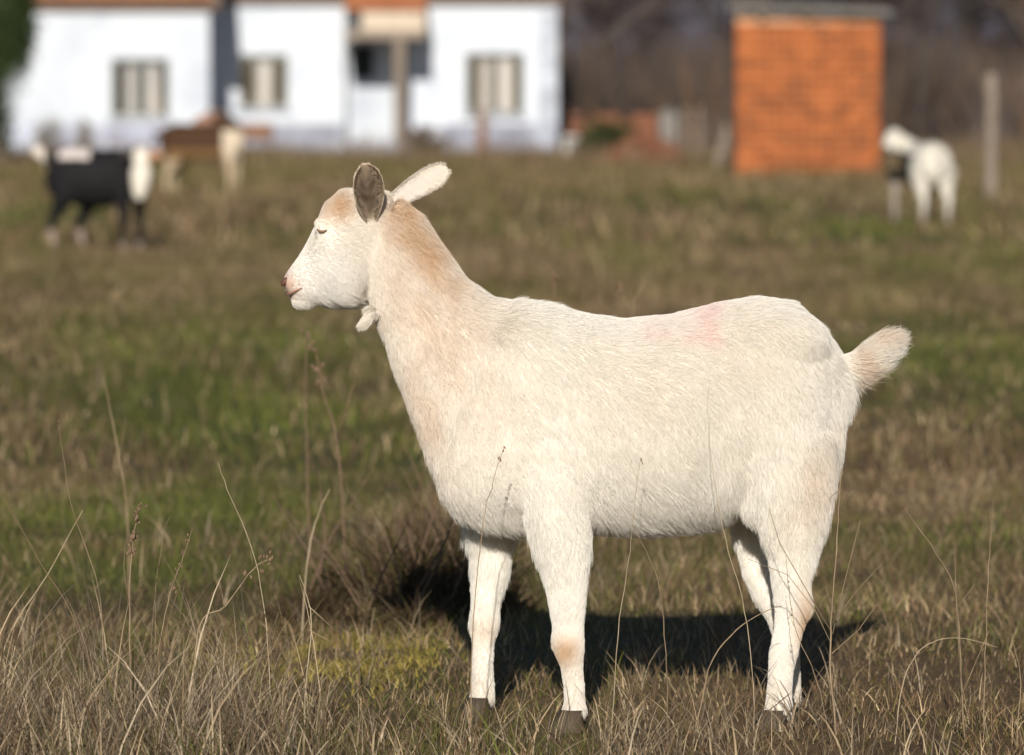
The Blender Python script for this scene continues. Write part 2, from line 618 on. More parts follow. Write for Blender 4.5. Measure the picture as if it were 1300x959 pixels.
stuff('straw_grass', straw_field(11500, 7.25, 8.05, (-1.3, -0.28), 0.04, 0.19, 41, lambda a, b_: 0.9 - 0.55 * ss(a, -0.5, -0.25)),
      'dense tangle of pale dry straw grass at the left of the foreground', 'dry grass')
stuff('sparse_straw', straw_field(3000, 7.3, 7.95, (-0.3, 1.2), 0.05, 0.16, 43, lambda a, b_: 0.9 - 0.65 * ss(a, 0.30, 0.55), 0.95),
      'thin dry straw blades before the legs of the white goat', 'dry grass')
stuff('tall_straw', straw_field(1500, 7.3, 8.3, (-1.25, -0.32), 0.14, 0.34, 45, None, 0.75),
      'taller loose straw stems rising out of the left foreground tangle', 'dry grass')
stuff('scattered_straw', straw_field(11000, 8.1, 13.0, (-1.6, 1.7), 0.03, 0.15, 47, lambda a, b_: 0.25 + 0.75 * fbm(a * 2, b_ * 1.2, 91, 2) * (1 - 0.55 * ss(a, 0.2, 0.7))),
      'scattered tufts of dry straw behind the white goat', 'dry grass')
stuff('far_straw', straw_field(9000, 13, 60, (-6.5, 6.5), 0.08, 0.30, 49, lambda a, b_: (np.abs(a) < 0.12 * b_ + 1) * (0.3 + 0.7 * fbm(a * 0.9, b_ * 0.5, 95, 2))),
      'blurred pale tufts of dead grass across the far field', 'dry grass')

# low yellow-green patch left of the front legs
r_ = np.random.default_rng(5)
n = 5500
x = -0.34 + r_.normal(0, 0.10, n); y = 9.0 + r_.normal(0, 0.24, n)
keep = fbm(x * 9, y * 4, 55, 2) > 0.46
x, y = x[keep], y[keep]; n = len(x)
c = np.array([0.30, 0.235, 0.06]) * r_.uniform(0.6, 1.4, n)[:, None]
stuff('moss_patch', blades('moss_patch', x, y, r_.uniform(0.008, 0.03, n), r_.uniform(0.003, 0.007, n), 1.2, c, 2, seed=9),
      'bright yellow green mossy patch left of the front legs', 'moss')

# brown weedy clump behind the neck and chest, in which the shadow of the head falls
r_ = np.random.default_rng(6)
n = 3600
a = r_.uniform(0, 2 * np.pi, n); rr = np.sqrt(r_.uniform(0, 1, n))
sub = np.array([(-0.20, 9.95, .13, .22, .26), (-0.33, 10.1, .10, .25, .13), (-0.06, 9.8, .11, .2, .20), (-0.24, 9.55, .12, .18, .12), (-0.12, 10.4, .12, .3, .30), (-0.40, 9.7, .09, .2, .09)])
who = r_.integers(0, 6, n)
x = sub[who, 0] + np.cos(a) * rr * sub[who, 2]; y = sub[who, 1] + np.sin(a) * rr * sub[who, 3]
h = r_.uniform(0.25, 1.0, n) * sub[who, 4] * (1.15 - 0.7 * rr) * (0.5 + vnoise(x * 25, y * 14, 6))
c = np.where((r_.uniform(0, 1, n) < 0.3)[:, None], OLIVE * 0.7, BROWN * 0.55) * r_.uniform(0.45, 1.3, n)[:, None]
wc = empty('weed_clump', (0, 0, 0))
tag(wc, 'dark brown weedy clump behind the chest of the white goat', 'weeds')
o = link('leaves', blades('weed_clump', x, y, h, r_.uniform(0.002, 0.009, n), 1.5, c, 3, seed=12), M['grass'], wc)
tag(o, kind='stuff')
mb = MB()
for k in range(30):
    t = random.uniform(0, 6.283); q = math.sqrt(random.random())
    p = Vector((-0.2 + math.cos(t) * q * 0.24, 9.95 + math.sin(t) * q * 0.4, 0))
    hh = random.uniform(0.14, 0.31)
    d = Vector((random.uniform(-.6, .6), random.uniform(-.5, .5), 1))
    mb.tube([p, p + d * hh * 0.5, p + d * hh + Vector((random.uniform(-.04, .04), 0, 0))], [0.003, 0.0022, 0.001], 5)
tag(mb.build('stems', M['seed'], wc), kind='stuff')


# ------------------------------------------------------------------ house
HY = 104.0


def hx(px, Y=HY): return at(px, 150, Y).x
def hz(py, Y=HY): return at(650, py, Y).z


house = empty('house', (hx(370), HY, 0))
tag(house, 'long low white limewashed house with orange tiled roof', 'house')
HP = house.location.copy()


def hbox(name, px0, px1, y0, y1, z0, z1, mat, parent=None, Y=HY, bevel=0):
    p = parent or house
    ox = HP.x
    o = box(name, hx(px0, Y) - ox, hx(px1, Y) - ox, y0 - HY, y1 - HY, z0, z1, M[mat], p, bevel)
    return o


def wall_with_openings(name, px0, px1, Y, ztop, openings, mat='plaster'):
    """front wall as strips round its openings (px0, px1, z0, z1); one mesh, 0.35 m thick"""
    mb = MB()
    cuts = [px0]
    for (a, b_, z0, z1) in openings: cuts += [a, b_]
    cuts.append(px1)
    for i in range(0, len(cuts), 2):
        mb.box(hx(cuts[i], Y) - HP.x, hx(cuts[i + 1], Y) - HP.x, Y - HY, Y - HY + 0.35, -0.2, ztop)
    for (a, b_, z0, z1) in openings:
        mb.box(hx(a, Y) - HP.x, hx(b_, Y) - HP.x, Y - HY, Y - HY + 0.35, -0.2, z0)
        mb.box(hx(a, Y) - HP.x, hx(b_, Y) - HP.x, Y - HY, Y - HY + 0.35, z1, ztop)
    o = mb.build(name, M[mat], house)
    return o


def window(px0, px1, py0, py1, Y, panes, curtain_spans):
    z0, z1 = hz(py1, Y), hz(py0, Y)
    x0, x1 = hx(px0, Y) - HP.x, hx(px1, Y) - HP.x
    yb = Y - HY
    w = empty('window', ((x0 + x1) / 2, yb, z0))
    w.parent = house
    W, H_ = (x1 - x0), z1 - z0
    mb = MB()
    t = 0.07
    mb.box(-W / 2, -W / 2 + t, 0.10, 0.17, 0, H_)
    mb.box(W / 2 - t, W / 2, 0.10, 0.17, 0, H_)
    mb.box(-W / 2 + t, W / 2 - t, 0.10, 0.17, H_ - t, H_)
    mb.box(-W / 2 + t, W / 2 - t, 0.10, 0.17, 0, t)
    for k in range(1, panes):
        xx = -W / 2 + W * k / panes
        mb.box(xx - 0.035, xx + 0.035, 0.103, 0.165, t, H_ - t)
    mb.build('frame', M['frame'], w)
    for k in range(panes):
        a, b_ = -W / 2 + W * k / panes + 0.036, -W / 2 + W * (k + 1) / panes - 0.036
        box('pane', a, b_, 0.125, 0.133, t, H_ - t, M['glass'], w)
    for (a, b_) in curtain_spans:
        vv, ff = [], []
        nseg = 28
        for k in range(nseg + 1):
            u = k / nseg
            xx = -W / 2 + W * (a + (b_ - a) * u)
            yy = 0.26 + 0.02 * math.sin(u * 40)
            vv += [(xx, yy, 0.01), (xx, yy, H_ - 0.03)]
        for k in range(nseg):
            ff.append((2 * k, 2 * k + 2, 2 * k + 3, 2 * k + 1))
        link('curtain', mesh('curtain', vv, ff, True), M['curtain'], w)
    box('sill', -W / 2 - 0.08, W / 2 + 0.08, -0.08, 0.095, -0.07, -0.003, M['plinth'], w, 0.01)


LY, CY, RY = 100.2, 104.0, 104.0
ZT = hz(-4, HY)
wl = [(141, 215, hz(150, LY), hz(75, LY))]
wc_ = [(304, 366, hz(138, CY), hz(70, CY))]
wr = [(591, 665, hz(146, RY), hz(68, RY))]
wall_with_openings('wall', -50, 266, LY, hz(2, LY), wl)
wall_with_openings('wall', 267, 440, CY, ZT, wc_)
wall_with_openings('wall', 519, 708, RY, ZT - 0.03, wr)
window(141, 215, 75, 150, LY, 2, [(0.22, 0.41), (0.60, 0.80)])
window(304, 366, 70, 138, CY, 3, [(0.37, 0.63)])
window(591, 665, 68, 146, RY, 2, [(0.22, 0.44), (0.58, 0.80)])
# side and back walls, floors of the rooms
hbox('side_wall', 266 - 19, 266 - 0.2, LY + 0.36, CY + 0.5, -0.2, hz(3, LY), 'plaster')
hbox('side_wall', 708 - 20, 707.6, RY + 0.36, RY + 6, -0.2, ZT - 0.04, 'plaster_mottled')
hbox('side_wall', -50, -30, LY + 0.36, RY + 6, -0.2, hz(3, LY), 'plaster')
hbox('back_wall', -50, 707, RY + 6.02, RY + 6.3, -0.2, ZT - 0.05, 'plaster')
hbox('room_back', -28, 692, CY + 1.9, CY + 2.0, -0.1, ZT - 0.06, 'interior')
# porch recess: back wall, low parapet, post, lintel beam, boarded gable
PF = CY - 2.0
hbox('porch_wall', 441, 518, CY + 0.36, CY + 0.6, -0.2, ZT - 0.05, 'plaster')
hbox('porch_opening', 447, 474, CY + 0.335, CY + 0.36, hz(100), hz(58), 'interior')
hbox('porch_lintel', 437, 540, PF - 0.1, PF + 0.1, hz(50, PF), hz(39, PF), 'wood_grey', Y=PF, bevel=0.01)
hbox('porch_fascia', 459, 540, PF - 0.06, PF + 0.0, hz(38.7, PF), hz(13, PF), 'fascia', Y=PF)
hbox('porch_ceiling', 440, 540, PF + 0.11, CY - 0.01, hz(46, PF), hz(42, PF), 'wood_grey')
hbox('porch_post', 500, 514, PF - 0.09, PF + 0.09, -0.1, hz(50.3, PF), 'wood_grey', Y=PF, bevel=0.015)
hbox('porch_step', 448, 560, PF - 0.3, CY - 0.05, -0.1, 0.22, 'plinth', bevel=0.02)
pr = MB()
pr.add([(hx(438, PF) - HP.x, PF - 0.2 - HY, hz(12, PF)), (hx(541, PF) - HP.x, PF - 0.2 - HY, hz(12, PF)), (hx(541) - HP.x, CY + 0.2 - HY, hz(-14)), (hx(438) - HP.x, CY + 0.2 - HY, hz(-14)),
        (hx(438, PF) - HP.x, PF - 0.2 - HY, hz(8, PF)), (hx(541, PF) - HP.x, PF - 0.2 - HY, hz(8, PF)), (hx(541) - HP.x, CY + 0.2 - HY, hz(-18)), (hx(438) - HP.x, CY + 0.2 - HY, hz(-18))],
       [(0, 3, 2, 1), (4, 5, 6, 7), (0, 1, 5, 4), (1, 2, 6, 5), (2, 3, 7, 6), (3, 0, 4, 7)])
pr.build('porch_roof', M['rooftile'], house)
# weathered lower wall
hbox('plinth', -49, 265, LY - 0.012, LY + 0.01, -0.2, 0.62, 'plinth')
hbox('plinth', 269, 439, CY - 0.012, CY + 0.01, -0.2, 0.62, 'plinth')
hbox('plinth', 562, 707, RY - 0.012, RY + 0.01, -0.2, 0.62, 'plinth')
hbox('mottled_corner', 684, 708.2, RY - 0.010, RY + 0.12, 0.63, ZT - 0.06, 'plaster_mottled')  # mottled grey strip up the right end of the front wall
hbox('drainpipe', 437.4, 440.5, CY - 0.06, CY - 0.01, 0.1, ZT - 0.05, 'frame')


def roof(px0, px1, Y0, z0, run, rise, Ye):
    """tiled slope: barrel tiles, first courses one by one, the rest joined"""
    x0, x1 = hx(px0, Ye) - HP.x, hx(px1, Ye) - HP.x
    r = empty('roof', ((x0 + x1) / 2, Y0 - HY, z0))
    r.parent = house
    W = x1 - x0
    ang = math.atan2(rise, run)
    L = math.hypot(rise, run)
    v, f = box_vf(-W / 2, W / 2, 0, L, -0.06, 0.0)
    o = link('deck', mesh('deck', v, f), M['wood_grey'], r)
    o.rotation_euler = (ang, 0, 0)
    tw, tl = 0.22, 0.36
    tv, tf = [], []
    ns = 6
    for j, yy in enumerate((0, tl * 1.15)):
        for rad in (0.105, 0.088):
            for k in range(ns + 1):
                t = math.pi * k / ns
                s_ = 1.0 if j == 0 else 0.86
                tv.append((math.cos(t) * rad * s_, yy, 0.012 + math.sin(t) * rad * 0.75 * s_ + (0.02 if j == 0 else 0)))
    n1 = ns + 1
    for k in range(ns):
        tf.append((k, k + 1, 2 * n1 + k + 1, 2 * n1 + k))
        tf.append((n1 + k + 1, n1 + k, 3 * n1 + k, 3 * n1 + k + 1))
        tf.append((k + 1, k, n1 + k, n1 + k + 1))
    tme = mesh('tile', tv, tf)
    tme.materials.append(M['rooftile'])
    ncol = int(W / tw)
    R_ = Matrix.Rotation(ang, 4, 'X')
    rest = MB()
    for c_ in range(ncol):
        for row in range(int(L / tl)):
            jx, jy = random.uniform(-.008, .008), random.uniform(-.02, .02)
            p = Vector((-W / 2 + tw * (c_ + 0.5) + jx, row * tl - 0.05 + jy, 0.004))
            if row < 2:
                t = bpy.data.objects.new('tile', tme)
                COL.objects.link(t)
                t.parent = r
                t.matrix_local = R_ @ Matrix.Translation(p)
            else:
                rest.add([(a + p.x, b2 + p.y, c2 + p.z) for a, b2, c2 in tv], tf)
    t = rest.build('upper_tiles', M['rooftile'], r)
    t.rotation_euler = (ang, 0, 0)
    tag(t, kind='stuff')
    box('eave_board', -W / 2 + 0.01, W / 2 - 0.01, 0.05, 0.08, -0.13, -0.062, M['wood_brown'], r)


roof(-60, 281, LY - 0.30, hz(3.5, LY) + 0.02, 4.0, 1.9, LY)
roof(283, 713, CY - 0.30, ZT + 0.02, 3.6, 1.75, CY)

# things by the house
tr = empty('wooden_trough', tuple(on_ground(322, 196)))
tag(tr, 'low brown wooden trough below the middle window of the house', 'trough')
for (a, b_, z0, z1) in ((-0.38, 0.38, 0.32, 0.48), (-0.38, 0.38, 0.49, 0.64)):
    box('board', a, b_, -0.02, 0.02, z0, z1, M['wood_brown'], tr, 0.006)
    box('board', a, b_, 0.4, 0.44, z0, z1, M['wood_brown'], tr, 0.006)
for sx in (-1, 1):
    box('end_board', sx * 0.36 - 0.015, sx * 0.36 + 0.015, 0.025, 0.395, 0.32, 0.62, M['wood_brown'], tr, 0.005)
    for yy in (0.0, 0.4):
        box('leg', sx * 0.33 - 0.03, sx * 0.33 + 0.03, yy + 0.022, yy + 0.07, -0.03, 0.60, M['wood_grey'], tr, 0.005)
box('bottom_board', -0.34, 0.34, 0.08, 0.39, 0.30, 0.318, M['wood_brown'], tr)

st = empty('wooden_stake', tuple(on_ground(612, 201)))
tag(st, 'short reddish brown stake below the right window of the house', 'stake')
mb = MB(); mb.tube([(0, 0, -0.1), (0.01, 0, 0.4), (0.0, 0.01, 0.85), (0, 0.01, 0.9)], [0.10, 0.095, 0.085, 0.06], 8)
mb.build('shaft', M['wood_brown'], st)
mb = MB(); mb.tube([(-0.2, -0.09, 0.62), (0.2, -0.1, 0.66)], 0.035, 6)
mb.build('crosspiece', M['wood_grey'], st)

# ------------------------------------------------------------------ brick shed
SY = 72.0
g0 = on_ground(1025, 222)
shed = empty('brick_shed', (g0.x, SY, 0))
tag(shed, 'small orange brick shed with a flat grey roof slab', 'shed')
sw, sd, sh = 2.10, 1.9, 2.30
box('wall_core', -sw / 2 + 0.008, sw / 2 - 0.008, 0.008, sd - 0.008, -0.1, sh - 0.02, M['mortar'], shed)
bl, bh, bt, jt = 0.25, 0.118, 0.06, 0.011
full = mesh('brick', *box_vf(-bl / 2, bl / 2, -0.006, bt, 0, bh)); full.materials.append(M['brick'])
half = mesh('brick_half', *box_vf(-bl / 4 + 0.003, bl / 4 - 0.003, -0.006, bt, 0, bh)); half.materials.append(M['brick'])
rows = int(sh / (bh + jt))
for r0 in range(rows):
    z = r0 * (bh + jt)
    for face in range(2):
        span = sw if face == 0 else sd
        nb_ = int(span / (bl + jt))
        pitch = span / nb_
        off = 0.5 if r0 % 2 else 0.0
        for k in range(nb_ + (1 if off else 0)):
            c_ = (k + 0.5 - off) * pitch
            me = full
            if off and k == 0: me, c_ = half, pitch * 0.25
            if off and k == nb_: me, c_ = half, span - pitch * 0.25
            b2 = bpy.data.objects.new('brick', me)
            COL.objects.link(b2)
            b2.parent = shed
            jit = random.uniform(-0.004, 0.004)
            if face == 0:
                b2.location = (-sw / 2 + c_, jit, z)
            else:
                b2.location = (sw / 2 + jit, c_, z)
                b2.rotation_euler = (0, 0, math.pi / 2)
sl = box('roof_slab', -1.19, 1.19, -0.28, 2.2, -0.045, 0.045, M['concrete'], shed, 0.015)
sl.location = (0.02, 0, sh + 0.10)
sl.rotation_euler = (0.03, 0.035, 0)
for xx in (-0.66, 0.0, 0.62):
    box('roof_beam', xx - 0.06, xx + 0.06, -0.16, 2.0, sh - 0.018, sh + 0.05 - 0.035 * xx, M['wood_grey'], shed)


# ------------------------------------------------------------------ posts, fence, rubble
def post(name, px, py_base, py_top, wpx, mat, label, lean_px=0, square=False, cat='post'):
    g = on_ground(px, py_base)
    sc = FPX / g.y
    H_ = (py_base - py_top) / sc
    rad = wpx / sc / 2
    e = empty(name, tuple(g))
    tag(e, label, cat)
    lx = lean_px / sc
    if square:
        o = box('shaft', -rad, rad, -rad, rad, -0.15, H_ - rad * 0.8, M[mat], e, rad * 0.2)
        mb = MB()
        mb.add([(-rad * 1.05, -rad * 1.05, H_ - rad * 0.79), (rad * 1.05, -rad * 1.05, H_ - rad * 0.79), (rad * 1.05, rad * 1.05, H_ - rad * 0.79), (-rad * 1.05, rad * 1.05, H_ - rad * 0.79), (0, 0, H_)],
               [(0, 3, 2, 1), (0, 1, 4), (1, 2, 4), (2, 3, 4), (3, 0, 4)])
        mb.build('cap', M[mat], e)
    else:
        mb = MB()
        pts, rads = [], []
        for k in range(7):
            t = k / 6
            pts.append((lx * t + random.uniform(-.1, .1) * rad, random.uniform(-.1, .1) * rad, -0.15 + (H_ + 0.15) * t))
            rads.append(rad * (1.05 - 0.15 * t) * random.uniform(0.95, 1.05))
        pts.append((lx, 0, H_ + rad * 0.2)); rads.append(rad * 0.5)
        mb.tube(pts, rads, 10)
        mb.build('shaft', M[mat], e, True)
        mb = MB()
        for zz in (0.45, 0.8):
            mb.tube([(lx * zz + rad * math.cos(a) * 1.04, rad * math.sin(a) * 1.04, H_ * zz) for a in np.linspace(0, 2 * math.pi, 13)], 0.004, 5)
        mb.build('wire_loop', M['metal'], e)
    return e


post('fence_post', 1258, 256, 95, 16, 'wood_grey', 'tall weathered grey wooden post at the far right of the field')
post('concrete_post', 848, 206, 136, 21, 'concrete', 'pale concrete post beside the brick rubble heap', square=True)
post('fence_post', 906, 216, 140, 12, 'wood_grey', 'thin grey post leaning towards the left side of the brick shed', lean_px=24)
wf = empty('wire_fence', tuple(on_ground(880, 204)))
tag(wf, 'low wire fence strung between the concrete post and the shed', 'fence')
W0 = wf.location.copy()
for zz in (0.3, 0.55, 0.8):
    mb = MB()
    a, b_ = on_ground(848, 205) - W0, on_ground(935, 205) - W0
    mb.tube([a + Vector((0, 0, zz)), (a + b_) / 2 + Vector((0, 0, zz - 0.04)), b_ + Vector((0, 0, zz))], 0.012, 5)
    mb.build('wire', M['metal'], wf)
for px in (868, 888, 928):
    p = on_ground(px, 205) - W0
    mb = MB(); mb.tube([p + Vector((0, 0, -.1)), p + Vector((0.01, 0, 0.5)), p + Vector((0, 0.01, 0.98))], [0.04, 0.037, 0.033], 7)
    mb.build('post', M['wood_grey'], wf)

# stack of bricks and heap of broken ones
bs = empty('brick_stack', tuple(on_ground(776, 197)))
tag(bs, 'low stack of orange bricks between the house and the concrete post', 'brick stack')
bme = mesh('brick', *box_vf(-0.12, 0.12, -0.06, 0.06, 0, 0.075)); bme.materials.append(M['rubble'])
for row in range(11):
    for k in range(7):
        if row >= 8 and random.random() < 0.22 * (row - 7): continue
        b2 = bpy.data.objects.new('brick', bme); COL.objects.link(b2); b2.parent = bs
        b2.location = (-0.78 + k * 0.255 + (row % 2) * 0.06 + random.uniform(-.01, .01), random.uniform(-.02, .02), -0.02 + row * 0.0865)
        b2.rotation_euler = (0, 0, random.uniform(-.06, .06))
heap = empty('brick_rubble', tuple(on_ground(812, 211)))
tag(heap, 'heap of broken orange brick rubble left of the concrete post', 'rubble')
mb = MB()
for k in range(520):
    t = random.uniform(0, 6.283); q = math.sqrt(random.random())
    px_, py_ = math.cos(t) * q * 0.85, math.sin(t) * q * 0.7
    z = 0.62 * max(0, 1 - q) ** 0.9 * (0.9 + 0.35 * px_) + random.uniform(-.03, .02)
    v, f = box_vf(-random.uniform(.04, .10), random.uniform(.04, .10), -.05, .05, -.035, .035)
    R_ = Matrix.Rotation(random.uniform(0, 6.28), 3, 'Z') @ Matrix.Rotation(random.uniform(-.8, .8), 3, 'X') @ Matrix.Rotation(random.uniform(-.8, .8), 3, 'Y')
    mb.add([R_ @ Vector(p) + Vector((px_, py_, z)) for p in v], f)
tag(mb.build('broken_bricks', M['rubble'], heap), kind='stuff')
mb = MB(); mb.ball((0.0, 0, -0.05), (0.85, 0.7, 0.42), 20, 10); mb.build('mound', M['rubble'], heap, True)
bk = empty('white_bucket', tuple(on_ground(725, 198)))
tag(bk, 'small white bucket by the right corner of the house', 'bucket')
mb = MB()
prof = [(0.0, 0.02), (0.15, 0.02), (0.155, 0.05), (0.19, 0.36), (0.205, 0.36), (0.205, 0.39), (0.185, 0.39), (0.15, 0.06), (0, 0.06)]
sg = 18
v = [(r0 * math.cos(2 * math.pi * k / sg), r0 * math.sin(2 * math.pi * k / sg), z0) for (r0, z0) in prof for k in range(sg)]
f = [(i * sg + k, i * sg + (k + 1) % sg, (i + 1) * sg + (k + 1) % sg, (i + 1) * sg + k) for i in range(len(prof) - 1) for k in range(sg)]
mb.add(v, f); mb.build('tub', M['white_plastic'], bk, True)
mb = MB(); mb.tube([(0.2 * math.cos(a), -0.02, 0.37 + 0.17 * math.sin(a)) for a in np.linspace(0, math.pi, 12)], 0.006, 5)
mb.build('handle', M['metal'], bk)


# ------------------------------------------------------------------ trees and brush
def leaf_mesh(name, pts, size, cols, seed=0):
    r = np.random.default_rng(seed)
    n = len(pts)
    a = r.normal(0, 1, (n, 3)); a /= np.linalg.norm(a, axis=1, keepdims=True)
    b_ = np.cross(a, r.normal(0, 1, (n, 3))); b_ /= np.linalg.norm(b_, axis=1, keepdims=True)
    s = (size * r.uniform(0.6, 1.4, n))[:, None]
    V = np.stack([pts - a * s, pts + b_ * s * 0.45, pts + a * s, pts - b_ * s * 0.45], 1)
    me = np_mesh(name, V.reshape(-1, 3), np.arange(n * 4), np.arange(n) * 4, None, False)
    set_tint(me, np.repeat(cols, 4, 0))
    return me


def grow(rnd, p, d, length, rad, depth, out, spread=0.55, kids=3):
    """recursive limbs; out gets (points, radii)"""
    pts, rr = [p.copy()], [rad]
    nseg = 4
    for k in range(nseg):
        d = (d + Vector((rnd.gauss(0, .12), rnd.gauss(0, .12), rnd.gauss(0.03, .1)))).normalized()
        p = p + d * (length / nseg)
        pts.append(p.copy()); rr.append(rad * (1 - 0.45 * (k + 1) / nseg))
    out.append((pts, rr, depth))
    if depth == 0: return
    for k in range(kids):
        q = pts[rnd.randint(1, nseg)]
        nd = (d + Vector((rnd.gauss(0, spread), rnd.gauss(0, spread), rnd.gauss(0.1, spread * 0.7)))).normalized()
        grow(rnd, q, nd, length * rnd.uniform(0.55, 0.8), rad * 0.5, depth - 1, out, spread, kids)


def bare_tree_meshes(seed, height, col):
    rnd = random.Random(seed)
    out = []
    grow(rnd, Vector((0, 0, -0.2)), Vector((0, 0, 1)), height * 0.5, height * 0.018, 5, out, 0.5, 4)
    tb, cb = MB(), MB()
    for pts, rr, dep in out:
        if dep >= 4: tb.tube(pts, rr, 6, False)
        else: cb.tube(pts, [max(r0, 0.008) for r0 in rr], 3, False)
    t, c_ = mesh('trunk', tb.v, tb.f, True), mesh('crown', cb.v, cb.f, False)
    t.materials.append(M['bark']); c_.materials.append(M['twigs'])
    set_tint(c_, np.tile(np.array(col), (len(cb.v), 1)) * np.random.default_rng(seed).uniform(0.75, 1.25, (len(cb.v), 1)))
    return t, c_


variants = [bare_tree_meshes(100 + k, 7.5 + k, c_) for k, c_ in enumerate(((0.115, 0.088, 0.078), (0.13, 0.115, 0.115), (0.135, 0.088, 0.062)))]
rnd = random.Random(3)
k = 0
for row, (Y, n, x0, x1) in enumerate(((118, 9, 0.5, 19), (127, 10, 1.0, 22), (138, 10, -3, 24))):
    for i in range(n):
        x = x0 + (x1 - x0) * (i + rnd.uniform(.2, .8)) / n
        px_ = 650 + x / Y * FPX
        if 840 < px_ < 915 or 1115 < px_ < 1175: x += 95 / FPX * Y
        t = empty('bare_tree', (x, Y + rnd.uniform(-3, 3), 0), rnd.uniform(0, 6.28))
        s_ = rnd.uniform(0.85, 1.2)
        t.scale = (s_, s_, s_)
        tag(t, 'bare brown leafless tree in the dark wood behind the brick shed', 'tree', 'leafless trees of the wood behind the shed')
        a, b_ = variants[k % 3]; k += 1
        link('trunk', a, None, t); link('crown', b_, None, t)

# undergrowth of the wood: upright twigs, one mass
r_ = np.random.default_rng(77)
n = 46000
y = r_.uniform(108, 150, n)
x = r_.uniform(0.0108 * y, 0.15 * y, n)
lowf = fbm(x * 0.55, y * 0.08, 44, 2)[:, None]
h = r_.uniform(0.6, 2.9, n) * (0.55 + 0.9 * vnoise(x * 0.8, y * 0.25, 12))
c = np.where((r_.uniform(0, 1, n) < 0.25)[:, None], np.array([0.175, 0.105, 0.06]), np.array([0.095, 0.078, 0.070])) * r_.uniform(0.55, 1.35, n)[:, None] * (0.35 + 1.3 * lowf)
stuff('undergrowth', blades('undergrowth', x, y, h, r_.uniform(0.02, 0.055, n), 0.6, c, 3, seed=15), 'dark brown leafless undergrowth filling the wood behind the shed', 'undergrowth', 'twigs')
# dry weeds along the fence line and the foot of the house
n = 9000
y = r_.uniform(76, 101, n)
x = np.where(r_.uniform(0, 1, n) < 0.65, r_.uniform(0.012, 0.125, n), r_.uniform(-0.115, 0.012, n)) * y
h = r_.uniform(0.12, 0.62, n) * (0.3 + 1.1 * vnoise(x * 1.1, y * 0.4, 31))
c = np.where((r_.uniform(0, 1, n) < 0.5)[:, None], STRAW * 0.6, BROWN * 0.9) * r_.uniform(0.6, 1.3, n)[:, None]
stuff('dry_weeds', blades('dry_weeds', x, y, h, r_.uniform(0.012, 0.03, n), 0.7, c, 3, seed=17), 'straggling dry weeds along the house wall and the fence line', 'weeds')


def leafy(name, px, Y, z0, z1, rx, n, col, size, label, cat, seed, trunk_r=0.12):
    r = np.random.default_rng(seed)
    X = at(px, 150, Y).x
    e = empty(name, (X, Y, 0)); tag(e, label, cat)
    mb = MB()
    limbs = []
    zc = (z0 + z1) / 2
    mb.tube([(0, 0, -0.2), (0.05, 0, z0 * 0.6), (-0.03, 0.05, zc), (0, 0, z1 * 0.92)], [trunk_r * 1.3, trunk_r, trunk_r * 0.7, trunk_r * 0.2], 8)
    nclump = 46
    u = r.normal(0, 1, (nclump, 3)); u /= np.linalg.norm(u, axis=1, keepdims=True)
    q = r.uniform(0.45, 1.0, nclump)[:, None]
    cc = u * q * np.array([rx, rx, (z1 - z0) / 2]) + np.array([0, 0, zc])
    for p in cc[:24]:
        mb.tube([(0, 0, max(z0 * 0.7, p[2] - 0.6)), tuple((p * np.array([.5, .5, 1]) - np.array([0, 0, .15]))), tuple(p)], [trunk_r * 0.45, trunk_r * 0.3, 0.012], 5)
    mb.build('trunk', M['bark'], e, True)
    who = r.integers(0, nclump, n)
    pts = cc[who] + r.normal(0, 1, (n, 3)) * np.array([rx, rx, (z1 - z0) / 2]) * 0.16
    cols = np.array(col) * r.uniform(0.5, 1.6, n)[:, None] * r.uniform(0.7, 1.3, nclump)[who][:, None]
    link('crown', leaf_mesh('crown', pts, size, cols, seed), M['leaf'], e)
    return e


leafy('evergreen_tree', -8, 84, 0.35, 4.3, 0.66, 20000, (0.035, 0.055, 0.014), 0.05, 'dark evergreen tree at the left edge in front of the house', 'tree', 4)
leafy('evergreen_bush', 772, 92, 0.02, 0.78, 0.60, 3600, (0.05, 0.06, 0.018), 0.045, 'low dark green bush between the brick stack and the rubble heap', 'bush', 5, 0.02)
leafy('garden_shrub', 60, 99, 0.05, 0.85, 0.30, 260, (0.20, 0.17, 0.09), 0.04, 'straggly olive shrub at the foot of the left house wall', 'shrub', 6, 0.02)
leafy('garden_shrub', 108, 98, 0.05, 0.8, 0.22, 230, (0.26, 0.21, 0.12), 0.04, 'pale dry shrub below the left window of the house', 'shrub', 8, 0.02)
leafy('garden_shrub', 540, 101, 0.02, 0.6, 0.5, 900, (0.20, 0.15, 0.12), 0.05, 'low brownish shrub to the right of the porch post', 'shrub', 9, 0.02)


